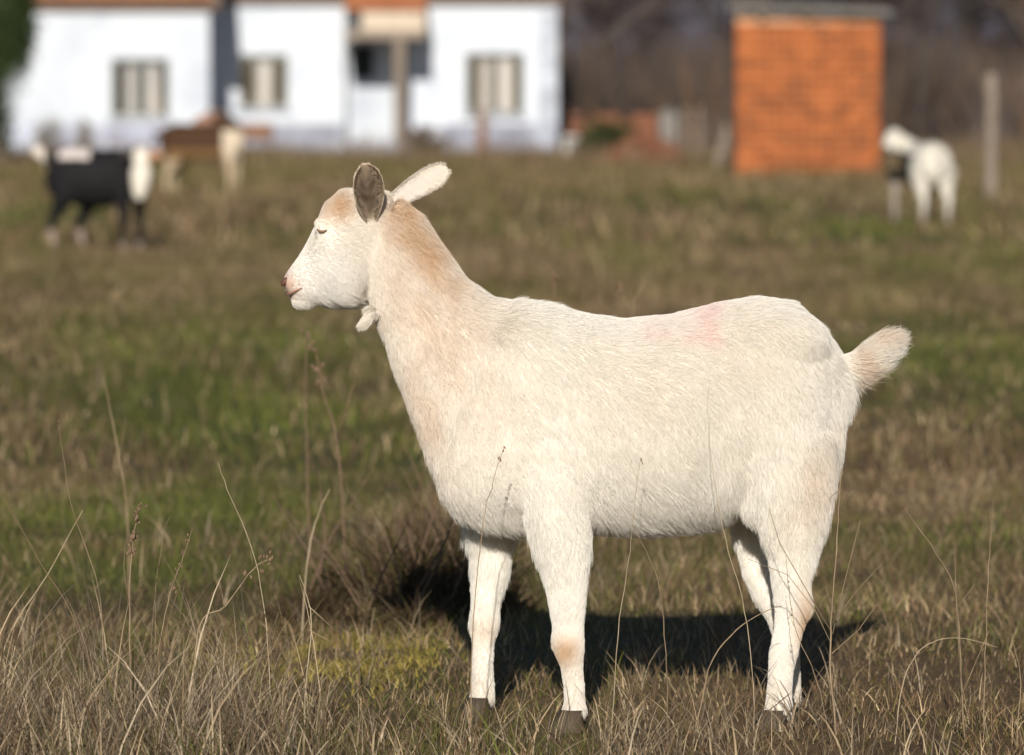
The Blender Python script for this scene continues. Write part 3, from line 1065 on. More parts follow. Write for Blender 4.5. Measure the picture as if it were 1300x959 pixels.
# ------------------------------------------------------------------ fur
def surf_sample(me, n, weight_fn, seed):
    r = np.random.default_rng(seed)
    me.calc_loop_triangles()
    nt_ = len(me.loop_triangles)
    tri = np.empty(nt_ * 3, np.int32); me.loop_triangles.foreach_get('vertices', tri); tri = tri.reshape(-1, 3)
    co = np.empty(len(me.vertices) * 3, np.float32); me.vertices.foreach_get('co', co); co = co.reshape(-1, 3).astype(float)
    no = np.empty(len(me.vertices) * 3, np.float32); me.vertices.foreach_get('normal', no); no = no.reshape(-1, 3).astype(float)
    A, B, C_ = co[tri[:, 0]], co[tri[:, 1]], co[tri[:, 2]]
    area = np.linalg.norm(np.cross(B - A, C_ - A), axis=1) / 2
    w = area * weight_fn((A + B + C_) / 3)
    idx = r.choice(nt_, n, p=w / w.sum())
    u, v = r.uniform(0, 1, n), r.uniform(0, 1, n)
    fl = u + v > 1
    u[fl], v[fl] = 1 - u[fl], 1 - v[fl]
    wts = np.stack([1 - u - v, u, v], 1)
    T = tri[idx]
    P = (co[T] * wts[:, :, None]).sum(1)
    N = (no[T] * wts[:, :, None]).sum(1)
    N /= np.linalg.norm(N, axis=1, keepdims=True) + 1e-9
    return P, N


def fur(name, P, N, flow, length, lift, col, parent, seed, rad=0.0004, clump=0.55, clump_ratio=22, npts=5):
    r = np.random.default_rng(seed)
    n = len(P)
    F = flow - (flow * N).sum(1, keepdims=True) * N
    F /= np.linalg.norm(F, axis=1, keepdims=True) + 1e-9
    side = np.cross(N, F)
    wob = r.normal(0, 0.22, n)[:, None]
    F = F + side * wob
    L = (length * r.uniform(0.65, 1.2, n))[:, None]
    lf = (lift * r.uniform(0.5, 1.5, n))[:, None]
    ts = np.linspace(0, 1, npts)
    pts = np.zeros((n, npts, 3))
    for k, t in enumerate(ts):
        pts[:, k] = P + L * (F * (t * 0.35 + 0.65 * t * t) * 0.95 + N * lf * (1.6 * t - 0.75 * t * t)) + np.array([0, 0, -0.10]) * L * t * t
    # clumping towards guide hairs
    ng = max(1, n // clump_ratio)
    gi = r.choice(n, ng, replace=False)
    kd = kdtree.KDTree(ng)
    for j, i in enumerate(gi): kd.insert(P[i], j)
    kd.balance()
    near = np.fromiter((gi[kd.find(p)[1]] for p in P), np.int64, n)
    tot = np.linalg.norm(pts[:, -1] - P, axis=1)
    cl = clump * r.uniform(0.5, 1.1, n)
    for k, t in enumerate(ts):
        w = (cl * t ** 1.4)[:, None]
        pts[:, k] = pts[:, k] * (1 - w) + pts[near, k] * w
    cu = bpy.data.hair_curves.new(name)
    cu.add_curves([npts] * n)
    cu.attributes['position'].data.foreach_set('vector', pts.astype(np.float32).ravel())
    ra = cu.attributes.get('radius') or cu.attributes.new('radius', 'FLOAT', 'POINT')
    rr = (rad * r.uniform(0.7, 1.3, n))[:, None] * (1 - 0.8 * ts[None, :] ** 1.5)
    ra.data.foreach_set('value', rr.astype(np.float32).ravel())
    ca = cu.attributes.new('tint', 'FLOAT_COLOR', 'CURVE')
    buf = np.ones((n, 4), np.float32)
    buf[:, :3] = col
    ca.data.foreach_set('color', buf.ravel())
    cu.materials.append(M['fur'])
    o = bpy.data.objects.new(name, cu)
    COL.objects.link(o)
    o.parent = parent
    o['kind'] = 'stuff'
    return o


# ------------------------------------------------------------------ the white goat
# its side elevation is drawn in units of 1/786 m: (650, 925) is the point between its feet
GY = 8.0
DU = 786.0


def D(x, y): return Vector(((x - 650) / DU, 0, (925 - y) / DU))


def inset(a, b, m):
    a, b = D(*a), D(*b)
    d = (a - b).normalized()
    return a - d * m, b + d * m


goat = empty('white_goat', (0, GY, 0))
tag(goat, 'cream white goat with a tan neck standing in profile in the foreground', 'goat')

body_mb = MB()
torso = [((553, 568), (566, 622), .045), ((577, 480), (582, 650), .088), ((612, 400), (608, 666), .110), ((652, 379), (650, 681), .120),
         ((700, 386), (710, 677), .128), ((745, 397), (770, 676), .155), ((790, 402), (820, 678), .166), ((850, 397), (870, 674), .166),
         ((910, 382), (912, 667), .140), ((960, 373), (952, 654), .138), ((1005, 379), (990, 640), .130), ((1036, 404), (1024, 620), .104),
         ((1060, 438), (1048, 625), .064), ((1075, 466), (1060, 600), .038)]
rings = []
for i, (a, b, hw) in enumerate(torso):
    p, q = inset(a, b, 0.008)
    rings.append((p, q, hw, 2.25, 0))
body_mb.loft(rings, 40)
neck = [((507, 247), (458, 368), .056), ((535, 270), (472, 392), .058), ((561, 309), (488, 428), .060), ((592, 353), (504, 475), .066),
        ((627, 378), (525, 528), .078), ((662, 388), (548, 588), .088), ((700, 410), (585, 635), .085)]
body_mb.loft([(*inset(a, b, 0.006), hw, 2.2, 0) for a, b, hw in neck], 32)
head = [((494, 243), (478, 350), .044), ((455, 240), (464, 376), .055), ((432, 241), (450, 386), .063), ((413, 256), (428, 388), .062),
        ((402, 280), (410, 388), .052), ((391, 304), (398, 387), .043), ((379, 323), (387, 386), .037), ((368, 338), (375, 380), .033),
        ((361, 347), (368, 378), .027), ((358.5, 353), (363, 373), .015)]
body_mb.loft([(*inset(a, b, 0.003), hw, 2.35, 0) for a, b, hw in head], 32)


def leg(st, yo, tilt=None):
    rg = []
    for (cx, y_, w, hw) in st:
        rg.append((D(cx + w, y_), D(cx - w, y_), hw, 2.1, yo if not isinstance(yo, (list, tuple)) else 0))
    return rg


LEGS = [
    ([(690, 560, 50, .045), (702, 610, 46, .048), (709, 670, 35, .041), (715, 715, 25.5, .032), (719, 755, 21, .027), (721, 788, 18, .0235), (720, 812, 20, .026), (725, 838, 13.5, .0185),
      (728, 862, 12.5, .0165), (729, 885, 12.5, .0165), (729, 897, 16, .020), (726, 908, 15, .019)], -0.085),
    ([(650, 560, 45, .045), (638, 620, 44, .048), (627, 675, 31, .038), (623, 710, 23.5, .031), (620, 748, 21, .027), (616, 778, 17, .0235), (614, 802, 18.5, .025), (613, 827, 13, .019),
      (612, 860, 13.5, .018), (612, 885, 14, .018), (612, 897, 16, .020), (608, 908, 15, .019)], 0.085),
    ([(988, 545, 62, .060), (998, 610, 54, .056), (1002, 660, 40, .042), (1003, 700, 29, .033), (1002, 735, 21.5, .027), (1006, 765, 22, .025), (999, 795, 17, .021), (993, 822, 17, .020),
      (989, 848, 15, .018), (987, 880, 15, .018), (987, 897, 18, .021), (982, 908, 17, .020)], -0.083),
    ([(990, 560, 60, .055), (978, 640, 44, .048), (961, 695, 22, .030), (966, 735, 18, .025), (980, 768, 17, .024), (997, 795, 18, .022), (1004, 822, 14.5, .019),
      (1007, 850, 13, .018), (1008, 882, 13.5, .018), (1007, 897, 15, .020), (1002, 908, 15, .019)], 0.083),
]
for st_, yo in LEGS:
    body_mb.loft(leg(st_, yo), 20)
# shoulder, elbow, thigh, stifle, hip point, cheek, brow, brisket and bag
for (cx, cy, rx, rz, ry, yo) in ((662, 540, 60, 100, .046, .082), (702, 635, 36, 42, .04, .088), (984, 540, 60, 105, .070, .076), (962, 612, 28, 46, .034, .078),
                                 (985, 432, 60, 40, .06, .062), (438, 350, 24, 30, .022, .044), (413, 285, 16, 12, .010, .050)):
    for s in (-1, 1):
        body_mb.ball(D(cx, cy) + Vector((0, s * yo, 0)), (rx / DU, ry, rz / DU), 20, 12)
body_mb.ball(D(385, 384), (16 / DU, .022, 8 / DU), 12, 8)
# tail
tl = [((1056, 456), (1064, 490), .022), ((1084, 450), (1094, 474), .020), ((1106, 437), (1116, 458), .017), ((1122, 429), (1129, 444), .012), ((1134, 424), (1137, 433), .006)]
body_mb.loft([(D(*a), D(*b), hw, 2, 0) for a, b, hw in tl], 16)

tmp = link('body_tmp', mesh('body_tmp', body_mb.v, body_mb.f))
md = tmp.modifiers.new('r', 'REMESH'); md.mode = 'VOXEL'; md.voxel_size = 0.0052; md.adaptivity = 0
md = tmp.modifiers.new('s', 'SMOOTH'); md.factor = 0.5; md.iterations = 13
dg = bpy.context.evaluated_depsgraph_get()
body_me = bpy.data.meshes.new_from_object(tmp.evaluated_get(dg))
bpy.data.objects.remove(tmp)
body_me.name = 'body'
body_me.polygons.foreach_set('use_smooth', np.ones(len(body_me.polygons), bool))
body_me.update()


def draw_xy(P):
    return 650 + P[:, 0] * DU, 925 - P[:, 2] * DU


def gauss(X, Y, cx, cy, rx, ry=None, rot=0):
    ry = ry or rx
    c, s = math.cos(rot), math.sin(rot)
    dx, dy = X - cx, Y - cy
    return np.exp(-((dx * c + dy * s) / rx) ** 2 - ((-dx * s + dy * c) / ry) ** 2)


def seg_band(X, Y, ax, ay, bx, by, w):
    dx, dy = bx - ax, by - ay
    t = np.clip(((X - ax) * dx + (Y - ay) * dy) / (dx * dx + dy * dy), 0, 1)
    return np.exp(-((X - ax - t * dx) ** 2 + (Y - ay - t * dy) ** 2) / w ** 2)


def coat_col(P, seed=0, hair=True):
    """the goat's own coat colours"""
    r = np.random.default_rng(seed)
    X, Y = draw_xy(P)
    n = len(X)
    base = np.tile(np.array([0.89, 0.85, 0.775]), (n, 1))
    tan = np.zeros(n)
    for (cx, cy, rx, ry, rot, s) in ((532, 312, 26, 75, -0.65, 0.74), (508, 268, 26, 24, 0, 0.85), (425, 262, 20, 16, 0, 0.85), (465, 248, 25, 10, 0, 0.4),
                                     (545, 400, 70, 110, -0.4, 0.36), (505, 350, 34, 55, 0, 0.34), (540, 515, 22, 75, -0.3, 0.42), (600, 480, 55, 90, 0, 0.2),
                                     (716, 818, 14, 15, 0, 0.95), (1020, 790, 10, 40, 0, 0.8), (1030, 600, 26, 60, 0.4, 0.28), (1090, 485, 10, 40, 0, 0.5), (1120, 430, 25, 10, -0.5, 0.5),
                                     (820, 490, 90, 80, 0, 0.10), (940, 450, 80, 100, 0, 0.10), (614, 806, 14, 16, 0, 0.35)):
        tan = np.maximum(tan, s * gauss(X, Y, cx, cy, rx * 1.25, ry * 1.25, rot))
    tan = tan * (0.72 + 0.56 * vnoise(X / 14, Y / 20, 4))
    tan = np.clip(tan, 0, 1)[:, None]
    c = base * (1 - tan) + np.array([0.64, 0.43, 0.25]) * tan
    # whiter cheek, muzzle and throat
    wht = np.clip(gauss(X, Y, 425, 345, 38, 38) + gauss(X, Y, 395, 360, 26, 26), 0, 1)[:, None] * 0.7
    c = c * (1 - wht) + np.array([0.86, 0.83, 0.78]) * wht
    # nose
    ns = np.clip(gauss(X, Y, 365, 361, 13, 15) * 1.1, 0, 1)[:, None] * 0.85
    c = c * (1 - ns) + np.array([0.52, 0.32, 0.225]) * ns
    # faded pink raddle mark on the loin
    pk = 0.75 * seg_band(X, Y, 905, 386, 888, 402, 12) + 0.75 * seg_band(X, Y, 888, 402, 897, 428, 11) + 0.55 * seg_band(X, Y, 815, 424, 900, 428, 9) + 0.35 * seg_band(X, Y, 820, 408, 890, 396, 12)
    pk = np.clip(pk * (0.35 + 0.9 * vnoise(X / 9, Y / 9, 8)), 0, 1)[:, None] * 0.27 * (P[:, 1] < 0.02)[:, None]
    c = c * (1 - pk) + np.array([0.86, 0.42, 0.42]) * pk
    # grubby lower legs
    dirt = (ss(Y, 780, 900) * (0.25 + 0.5 * vnoise(X / 12, Y / 12, 2)))[:, None] * 0.45
    c = c * (1 - dirt) + np.array([0.42, 0.30, 0.19]) * dirt
    if hair:
        c = c * r.normal(1.0, 0.04, n)[:, None].clip(0.75, 1.15)
    return np.clip(c, 0, 0.93)


co = np.empty(len(body_me.vertices) * 3, np.float32); body_me.vertices.foreach_get('co', co); co = co.reshape(-1, 3).astype(float)
set_tint(body_me, coat_col(co, 1, False))
body_me.materials.clear()
body = link('body', body_me, M['skin'], goat)

# flow of the coat over the side elevation: x, y, direction (right, down), length mm, lift
FLOW = np.array([
    (362, 358, .5, -.6, 2, .25), (378, 326, .55, -.75, 4, .25), (395, 295, .6, -.7, 6, .3), (412, 262, .7, -.6, 9, .35), (440, 240, .9, -.25, 14, .5), (465, 238, .95, .0, 14, .5),
    (388, 350, .9, .25, 6, .3), (410, 330, .9, .35, 8, .3), (430, 350, .8, .55, 13, .35), (420, 382, .75, .6, 20, .45), (445, 388, .8, .6, 24, .5), (385, 384, .7, .6, 8, .35), (405, 292, .9, .3, 4, .2),
    (455, 300, .85, .5, 11, .35), (462, 340, .7, .7, 15, .4), (500, 270, .75, .65, 15, .4), (530, 280, .75, .65, 18, .45), (480, 330, .6, .8, 15, .35), (520, 340, .6, .8, 17, .35), (565, 320, .7, .7, 20, .45),
    (475, 410, .25, .95, 22, .45), (495, 460, .2, 1, 24, .45), (520, 420, .4, .9, 18, .35), (560, 400, .5, .85, 18, .35), (600, 365, .8, .55, 22, .45), (520, 520, .2, 1, 26, .45), (550, 500, .3, .95, 20, .35),
    (545, 580, .25, .95, 30, .45), (575, 640, .45, .9, 34, .5), (600, 668, .7, .7, 36, .5), (600, 550, .25, .97, 20, .35), (600, 450, .45, .9, 19, .35), (640, 385, .9, .3, 26, .5), (680, 386, .95, .15, 26, .5),
    (650, 470, .45, .9, 20, .35), (650, 570, .25, .97, 20, .35), (640, 640, .3, .95, 26, .4), (700, 450, .7, .7, 20, .35), (700, 560, .35, .94, 20, .35), (740, 400, 1, .05, 22, .4), (800, 404, 1, .0, 20, .35),
    (760, 480, .8, .6, 20, .35), (850, 470, .85, .5, 20, .35), (880, 395, 1, .05, 19, .35), (950, 376, 1, .1, 19, .35), (950, 450, .7, .7, 21, .35), (770, 580, .5, .85, 24, .4), (860, 570, .55, .83, 24, .4),
    (780, 650, .35, .93, 30, .45), (860, 650, .45, .9, 32, .45), (800, 680, .85, .4, 34, .35), (870, 676, .9, .3, 36, .35), (905, 665, .3, .9, 34, .45), (930, 600, .25, .95, 32, .45), (920, 540, .4, .9, 26, .4),
    (1010, 400, .8, .6, 22, .35), (1010, 480, .45, .9, 24, .4), (1050, 430, .6, .8, 24, .4), (1055, 500, .25, .97, 24, .4), (1075, 520, .15, 1, 26, .35), (1000, 560, .2, .97, 26, .4), (1055, 580, .2, 1, 28, .4),
    (960, 640, -.1, 1, 28, .4), (1000, 650, -.1, 1, 26, .4), (1035, 640, .2, .97, 28, .45), (1030, 690, .15, .98, 22, .4), (990, 720, -.05, 1, 18, .35), (1022, 740, .1, 1, 15, .35), (1000, 790, 0, 1, 10, .3), (990, 860, 0, 1, 8, .3),
    (680, 680, .05, 1, 26, .45), (720, 690, .1, 1, 22, .4), (750, 690, .25, .95, 26, .5), (715, 740, .05, 1, 15, .35), (722, 800, 0, 1, 10, .3), (728, 860, 0, 1, 8, .3), (625, 700, .1, 1, 18, .35), (618, 760, .05, 1, 13, .3), (650, 720, .3, .95, 18, .45),
    (612, 840, 0, 1, 8, .3), (960, 710, 0, 1, 14, .3), (1076, 455, .8, -.3, 20, .4), (1095, 446, .85, -.45, 28, .45), (1120, 430, .88, -.42, 36, .4), (1136, 428, .92, -.3, 40, .28), (1100, 468, .85, .1, 44, .5), (1080, 488, .4, .9, 44, .5), (1082, 505, .3, .95, 46, .45), (1120, 452, .92, -.15, 44, .45)])


def flow_at(P, noise_seed=3):
    X, Y = draw_xy(P)
    out = np.zeros((len(X), 4))
    for i in range(0, len(X), 20000):
        s = slice(i, i + 20000)
        d2 = (X[s, None] - FLOW[None, :, 0]) ** 2 + (Y[s, None] - FLOW[None, :, 1]) ** 2
        w = 1 / (d2 + 8 ** 2) ** 1.6
        w /= w.sum(1, keepdims=True)
        out[s] = w @ FLOW[:, 2:]
    ang = (fbm(X / 30, Y / 30, noise_seed, 3) - 0.5) * 0.75
    c, s_ = np.cos(ang), np.sin(ang)
    fx, fy = out[:, 0] * c - out[:, 1] * s_, out[:, 0] * s_ + out[:, 1] * c
    return np.stack([fx, np.zeros_like(fx), -fy], 1), out[:, 2] / 1000 * 0.92, out[:, 3] * 0.95


def coat_weight(P):
    X, Y = draw_xy(P)
    w = np.ones(len(X))
    w += 1.6 * gauss(X, Y, 420, 320, 70, 90)
    w += 1.2 * ss(Y, 700, 780)
    w += 2.0 * gauss(X, Y, 1115, 445, 45, 45) + 2.0 * gauss(X, Y, 1076, 492, 14, 26)
    w *= 1 - 0.97 * np.clip(gauss(X, Y, 362, 360, 9, 13) * 1.2, 0, 1)
    w *= np.where(P[:, 1] > 0.05, 0.6, 1.0)
    return w


P_, N_ = surf_sample(body_me, 400000, coat_weight, 4)
fl, ln, lf = flow_at(P_)
X_, Y_ = draw_xy(P_)
rad = np.where(X_ < 470, 0.00022, 0.00028)
fur('coat', P_, N_, fl, ln, lf, coat_col(P_, 2), body, 8, rad=rad, clump=0.34, clump_ratio=10)


# ears
def ear(base, tip, face, width, cup, inside, outside, seed, curl=0.0, inner_dark=None, root=0.55):
    base, tip, face = Vector(base), Vector(tip), Vector(face).normalized()
    ax = (tip - base); L = ax.length; ax.normalize()
    face = (face - ax * face.dot(ax)).normalized()
    sd = ax.cross(face)
    ns, nt_ = 36, 18
    V, C, N = [], [], []
    for lay in (0, 1):
        for i in range(ns + 1):
            s = i / ns
            w = width * (root + (1 - root) * math.sin(min(1, s / 0.62) * math.pi / 2)) if s < 0.62 else width * math.sqrt(max(0.0, 1 - ((s - 0.62) / 0.385) ** 2))
            for j in range(nt_ + 1):
                t = -1 + 2 * j / nt_
                roll = cup * (1 - 0.5 * s)
                p = base + ax * L * s + sd * (w * math.sin(t * (0.6 + roll)) / math.sin(0.6 + roll)) + face * (w * roll * (t * t - 0.35)) + face * curl * s * s
                p += face * (0.0022 if lay == 0 else -0.0022) * (1 - 0.7 * abs(t))
                V.append(p)
                if lay == 0:
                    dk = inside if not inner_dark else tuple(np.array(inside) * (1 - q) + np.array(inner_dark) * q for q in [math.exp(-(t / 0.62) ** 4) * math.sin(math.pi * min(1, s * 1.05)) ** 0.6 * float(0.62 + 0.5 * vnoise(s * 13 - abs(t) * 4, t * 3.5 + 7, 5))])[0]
                    C.append(dk)
                else:
                    C.append(outside)
    F = []
    n1 = nt_ + 1; off = (ns + 1) * n1
    for i in range(ns):
        for j in range(nt_):
            a = i * n1 + j
            F.append((a, a + n1, a + n1 + 1, a + 1))
            F.append((off + a, off + a + 1, off + a + n1 + 1, off + a + n1))
        F.append((i * n1, off + i * n1, off + (i + 1) * n1, (i + 1) * n1))
        e = i * n1 + nt_
        F.append((e, e + n1, off + e + n1, off + e))
    for j in range(nt_):
        F.append((j, j + 1, off + j + 1, off + j))
        a = ns * n1 + j
        F.append((a, off + a, off + a + 1, a + 1))
    me = mesh('ear', V, F, True)
    set_tint(me, np.array(C))
    o = link('ear', me, M['skin'], goat)
    Pq, Nq = surf_sample(me, 7000, lambda q: np.ones(len(q)), seed)
    inn = (Nq @ np.array(face)) > 0
    axn = np.array(ax)
    # hair: outwards along the ear, inside from the base to the rims
    rel = Pq - np.array(base)
    sideamt = rel @ np.array(sd)
    flow = np.tile(axn, (len(Pq), 1)) + np.where(inn[:, None], np.outer(np.sign(sideamt) * 0.8, np.array(sd)), 0)
    co_ = np.array([v for v in V]); cc = np.array(C)
    half_n = len(co_) // 2
    kd = kdtree.KDTree(half_n)
    for q in range(half_n): kd.insert(co_[q], q)
    kd.balance()
    col = np.array([cc[kd.find(p)[1] + (0 if i_ else half_n)] for p, i_ in zip(Pq, inn)]) * np.random.default_rng(seed).uniform(0.75, 1.25, (len(Pq), 1))
    fur('ear_hair', Pq, Nq, flow, np.where(inn, 0.009, 0.006), np.full(len(Pq), 0.35), np.clip(col, 0, .9), o, seed + 1, rad=0.00028, clump=0.5)
    return o


e1 = ear(D(472, 280) + Vector((0, -0.048, 0)), D(466, 207) + Vector((0, -0.105, 0)), (0.22, -1, -0.1), 20 / DU, 0.85,
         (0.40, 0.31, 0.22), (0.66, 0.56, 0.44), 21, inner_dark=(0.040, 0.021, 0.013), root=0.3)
tag(e1, 'grey brown hollow of the near ear')
ear(D(495, 258) + Vector((0, 0.03, 0)), D(567, 214) + Vector((0, 0.085, 0)), (0.35, -1, 0.35), 16 / DU, 0.2,
    (0.60, 0.53, 0.45), (0.70, 0.63, 0.54), 31)

# eyes: narrow slits under their lids, nostrils, mouth line
for s in (-1, 1):
    yy = s * 0.0605
    mb = MB()
    pts = [D(404, 290) + Vector((0, s * 0.0555, 0)), D(408, 292.5) + Vector((0, s * 0.0605, 0)), D(412, 292.5) + Vector((0, s * 0.0625, 0)), D(417, 290.5) + Vector((0, s * 0.063, 0))]
    mb.tube(pts, [0.0008, 0.0019, 0.0018, 0.0006], 8)
    mb.build('eye', M['eye_dark'], goat, True)
    mb = MB()
    mb.ball(D(362.5, 357) + Vector((0, s * 0.0205, 0)), (0.0052, 0.0046, 0.0085), 10, 8, Matrix.Rotation(0.7, 3, 'Y'))
    mb.build('nostril', M['nostril'], goat, True)
mb = MB()
for s in (-1, 1):
    mb.tube([D(362.5, 373) + Vector((0, s * 0.006, 0)), D(365.5, 373) + Vector((0, s * 0.0225, 0)), D(370, 371.5) + Vector((0, s * 0.0295, 0)), D(378, 367.5) + Vector((0, s * 0.0348, 0)), D(385, 364) + Vector((0, s * 0.0378, 0))],
            [0.0016, 0.0018, 0.0018, 0.0015, 0.0006], 6)
mb.build('mouth', M['lip'], goat, True)

# wattles under the throat
for s in (-1, 1):
    mb = MB()
    p0 = D(474, 392) + Vector((0, s * 0.035, 0))
    p1 = D(468, 404) + Vector((0, s * 0.045, 0)); p2 = D(462, 409) + Vector((0, s * 0.047, 0))
    mb.tube([p0, (p0 + p1) / 2, p1, p2, p2 + (p2 - p1) * 0.35], [0.0075, 0.0058, 0.0054, 0.0046, 0.002], 10)
    w = mb.build('wattle', M['skin'], goat, True)
    set_tint(w.data, np.tile(np.array([0.82, 0.75, 0.66]), (len(w.data.vertices), 1)))
    Pq, Nq = surf_sample(w.data, 1600, lambda q: np.ones(len(q)), 61)
    ax_ = np.array((p2 - p0).normalized())
    fur('wattle_hair', Pq, Nq, np.tile(ax_, (len(Pq), 1)), np.full(len(Pq), 0.012), np.full(len(Pq), 0.4), np.tile(np.array([0.83, 0.77, 0.68]), (len(Pq), 1)), w, 62, rad=0.0004)


def hoof(parent, x, y, z, s=1.0, rz=math.pi, mat='hoof'):
    """two claws, toe towards local +X"""
    mb = MB()
    for c_ in (-1, 1):
        v = []
        for (zz, x0, x1, w) in ((0.0, -0.022, 0.034, 0.0150), (0.004, -0.023, 0.034, 0.0155), (0.020, -0.021, 0.022, 0.0145), (0.034, -0.018, 0.012, 0.012)):
            for k in range(8):
                t = 2 * math.pi * k / 8
                cx = (x0 + x1) / 2 + (x1 - x0) / 2 * math.cos(t)
                v.append((cx * s, (c_ * 0.0135 + w * 0.85 * math.sin(t)) * s, zz * s))
        f = [tuple(reversed(range(8))), tuple(range(24, 32))]
        for i in range(3):
            for k in range(8):
                f.append((i * 8 + k, i * 8 + (k + 1) % 8, (i + 1) * 8 + (k + 1) % 8, (i + 1) * 8 + k))
        mb.add(v, f)
    o = mb.build('hoof', M[mat], parent, True)
    o.location = (x, y, z)
    o.rotation_euler = (0, 0, rz)
    return o


for st_, yo in LEGS:
    cx = st_[-1][0]
    hoof(goat, (cx - 4 - 650) / DU, yo, 0.0, 1.12)


# ------------------------------------------------------------------ the three goats behind
def far_goat(name, loc, rz, parts, legs, colfn, ears, label, hooves, size=1.0):
    e = empty(name, loc, rz)
    e.scale = (size, size, size)
    tag(e, label, 'goat')
    mb = MB()
    for rings in parts:      # ring: centre, up radius, side radius ; oriented along the path
        pts = [Vector(q[0]) for q in rings]
        v, f = [], []
        sg = 18
        for i, (c_, ru, rs) in enumerate(rings):
            d = (pts[min(i + 1, len(pts) - 1)] - pts[max(i - 1, 0)]).normalized()
            upv = Vector((0, 0, 1)) if abs(d.z) < 0.85 else Vector((1, 0, 0))
            sdv = d.cross(upv).normalized()
            u = sdv.cross(d)
            for k in range(sg):
                t = 2 * math.pi * k / sg
                v.append(pts[i] + u * (math.cos(t) * ru) + sdv * (math.sin(t) * rs))
        for i in range(len(rings) - 1):
            for k in range(sg):
                f.append((i * sg + k, i * sg + (k + 1) % sg, (i + 1) * sg + (k + 1) % sg, (i + 1) * sg + k))
        f.append(tuple(reversed(range(sg)))); f.append(tuple(range((len(rings) - 1) * sg, len(rings) * sg)))
        mb.add(v, f)
    for pts, rr in legs:
        mb.tube(pts, rr, 12)
    tmp = link('tmp', mesh('tmp', mb.v, mb.f))
    md = tmp.modifiers.new('r', 'REMESH'); md.mode = 'VOXEL'; md.voxel_size = 0.011
    md = tmp.modifiers.new('s', 'SMOOTH'); md.factor = 0.5; md.iterations = 6
    me = bpy.data.meshes.new_from_object(tmp.evaluated_get(bpy.context.evaluated_depsgraph_get()))
    bpy.data.objects.remove(tmp)
    me.polygons.foreach_set('use_smooth', np.ones(len(me.polygons), bool))
    co = np.empty(len(me.vertices) * 3, np.float32); me.vertices.foreach_get('co', co); co = co.reshape(-1, 3).astype(float)
    set_tint(me, colfn(co))
    me.materials.clear()
    b_ = link('body', me, M['coat_far'], e)
    for (base, tip, face, col) in ears:
        base, tip, face = Vector(base), Vector(tip), Vector(face)
        a = tip - base; sdv = a.cross(face).normalized(); fn = face.normalized()
        em = MB()
        prof = [(0, .016), (.3, .027), (.6, .03), (.85, .02), (1, .004)]
        v = []
        for t, w in prof:
            p = base + a * t
            v += [p + sdv * w + fn * w * .5, p - fn * .006, p - sdv * w + fn * w * .5, p + fn * .006]
        f = [(3, 2, 1, 0), (16, 17, 18, 19)]
        for i in range(4):
            for k in range(4):
                f.append((i * 4 + k, i * 4 + (k + 1) % 4, (i + 1) * 4 + (k + 1) % 4, (i + 1) * 4 + k))
        em.add(v, f)
        o = em.build('ear', M['coat_far'], e, True)
        set_tint(o.data, np.tile(np.array(col), (len(v), 1)))
    for (hx_, hy_) in hooves:
        hoof(e, hx_, hy_, 0, 1.0, 0)
    return e


def leg_pts(x, y, hind=False, top=0.42, bend=1):
    if hind:
        return ([(x + .04, y, top + .06), (x + .05, y, top - .04), (x + .0, y, .28), (x - .045, y, .21), (x - .03, y, .12), (x - .02, y, .05), (x - .005, y, .025)], [.10, .085, .045, .032, .024, .024, .026])
    return ([(x, y, top + .05), (x, y, top - .06), (x + .005, y, .26), (x + .01, y, .2), (x, y, .12), (x, y, .05), (x + .012, y, .025)], [.07, .055, .036, .032, .022, .024, .026])


def torso(kx, ku, ks, dz=0.0):
    return [((c_[0] * kx, 0, c_[2] + dz), u * ku, w * ks) for c_, u, w in TORSO]


TORSO = [((-.40, 0, .56), .06, .05), ((-.36, 0, .55), .13, .10), ((-.25, 0, .54), .165, .135), ((-.1, 0, .515), .18, .16), ((.08, 0, .51), .18, .16), ((.22, 0, .53), .165, .13), ((.32, 0, .53), .14, .10), ((.38, 0, .53), .09, .06)]


def sel(c, mask, col):
    c[mask] = col
    return c


# black goat: body to the right, white face lowered and turned to the viewer
def col_black(P):
    c = np.tile(np.array([0.012, 0.011, 0.012]), (len(P), 1))
    x, y, z = P.T
    sel(c, (z < 0.16) & (x < 0), (0.33, 0.25, 0.21))
    sel(c, (z < 0.08) & (x > 0), (0.26, 0.2, 0.17))
    sel(c, (z > 0.645) & (x > -.24) & (x < -.02), (0.62, 0.54, 0.50))
    sel(c, (x < -.345), (0.66, 0.58, 0.50))
    sel(c, (x > .29) & (y < -.1), (0.70, 0.64, 0.54))
    sel(c, (x > .33) & (z > .40), (0.70, 0.64, 0.54))
    sel(c, (x > .40) & (z > .60), (0.42, 0.20, 0.10))
    sel(c, (x > .27) & (y < -.1) & (z < .36), (0.22, 0.2, 0.19))
    return c


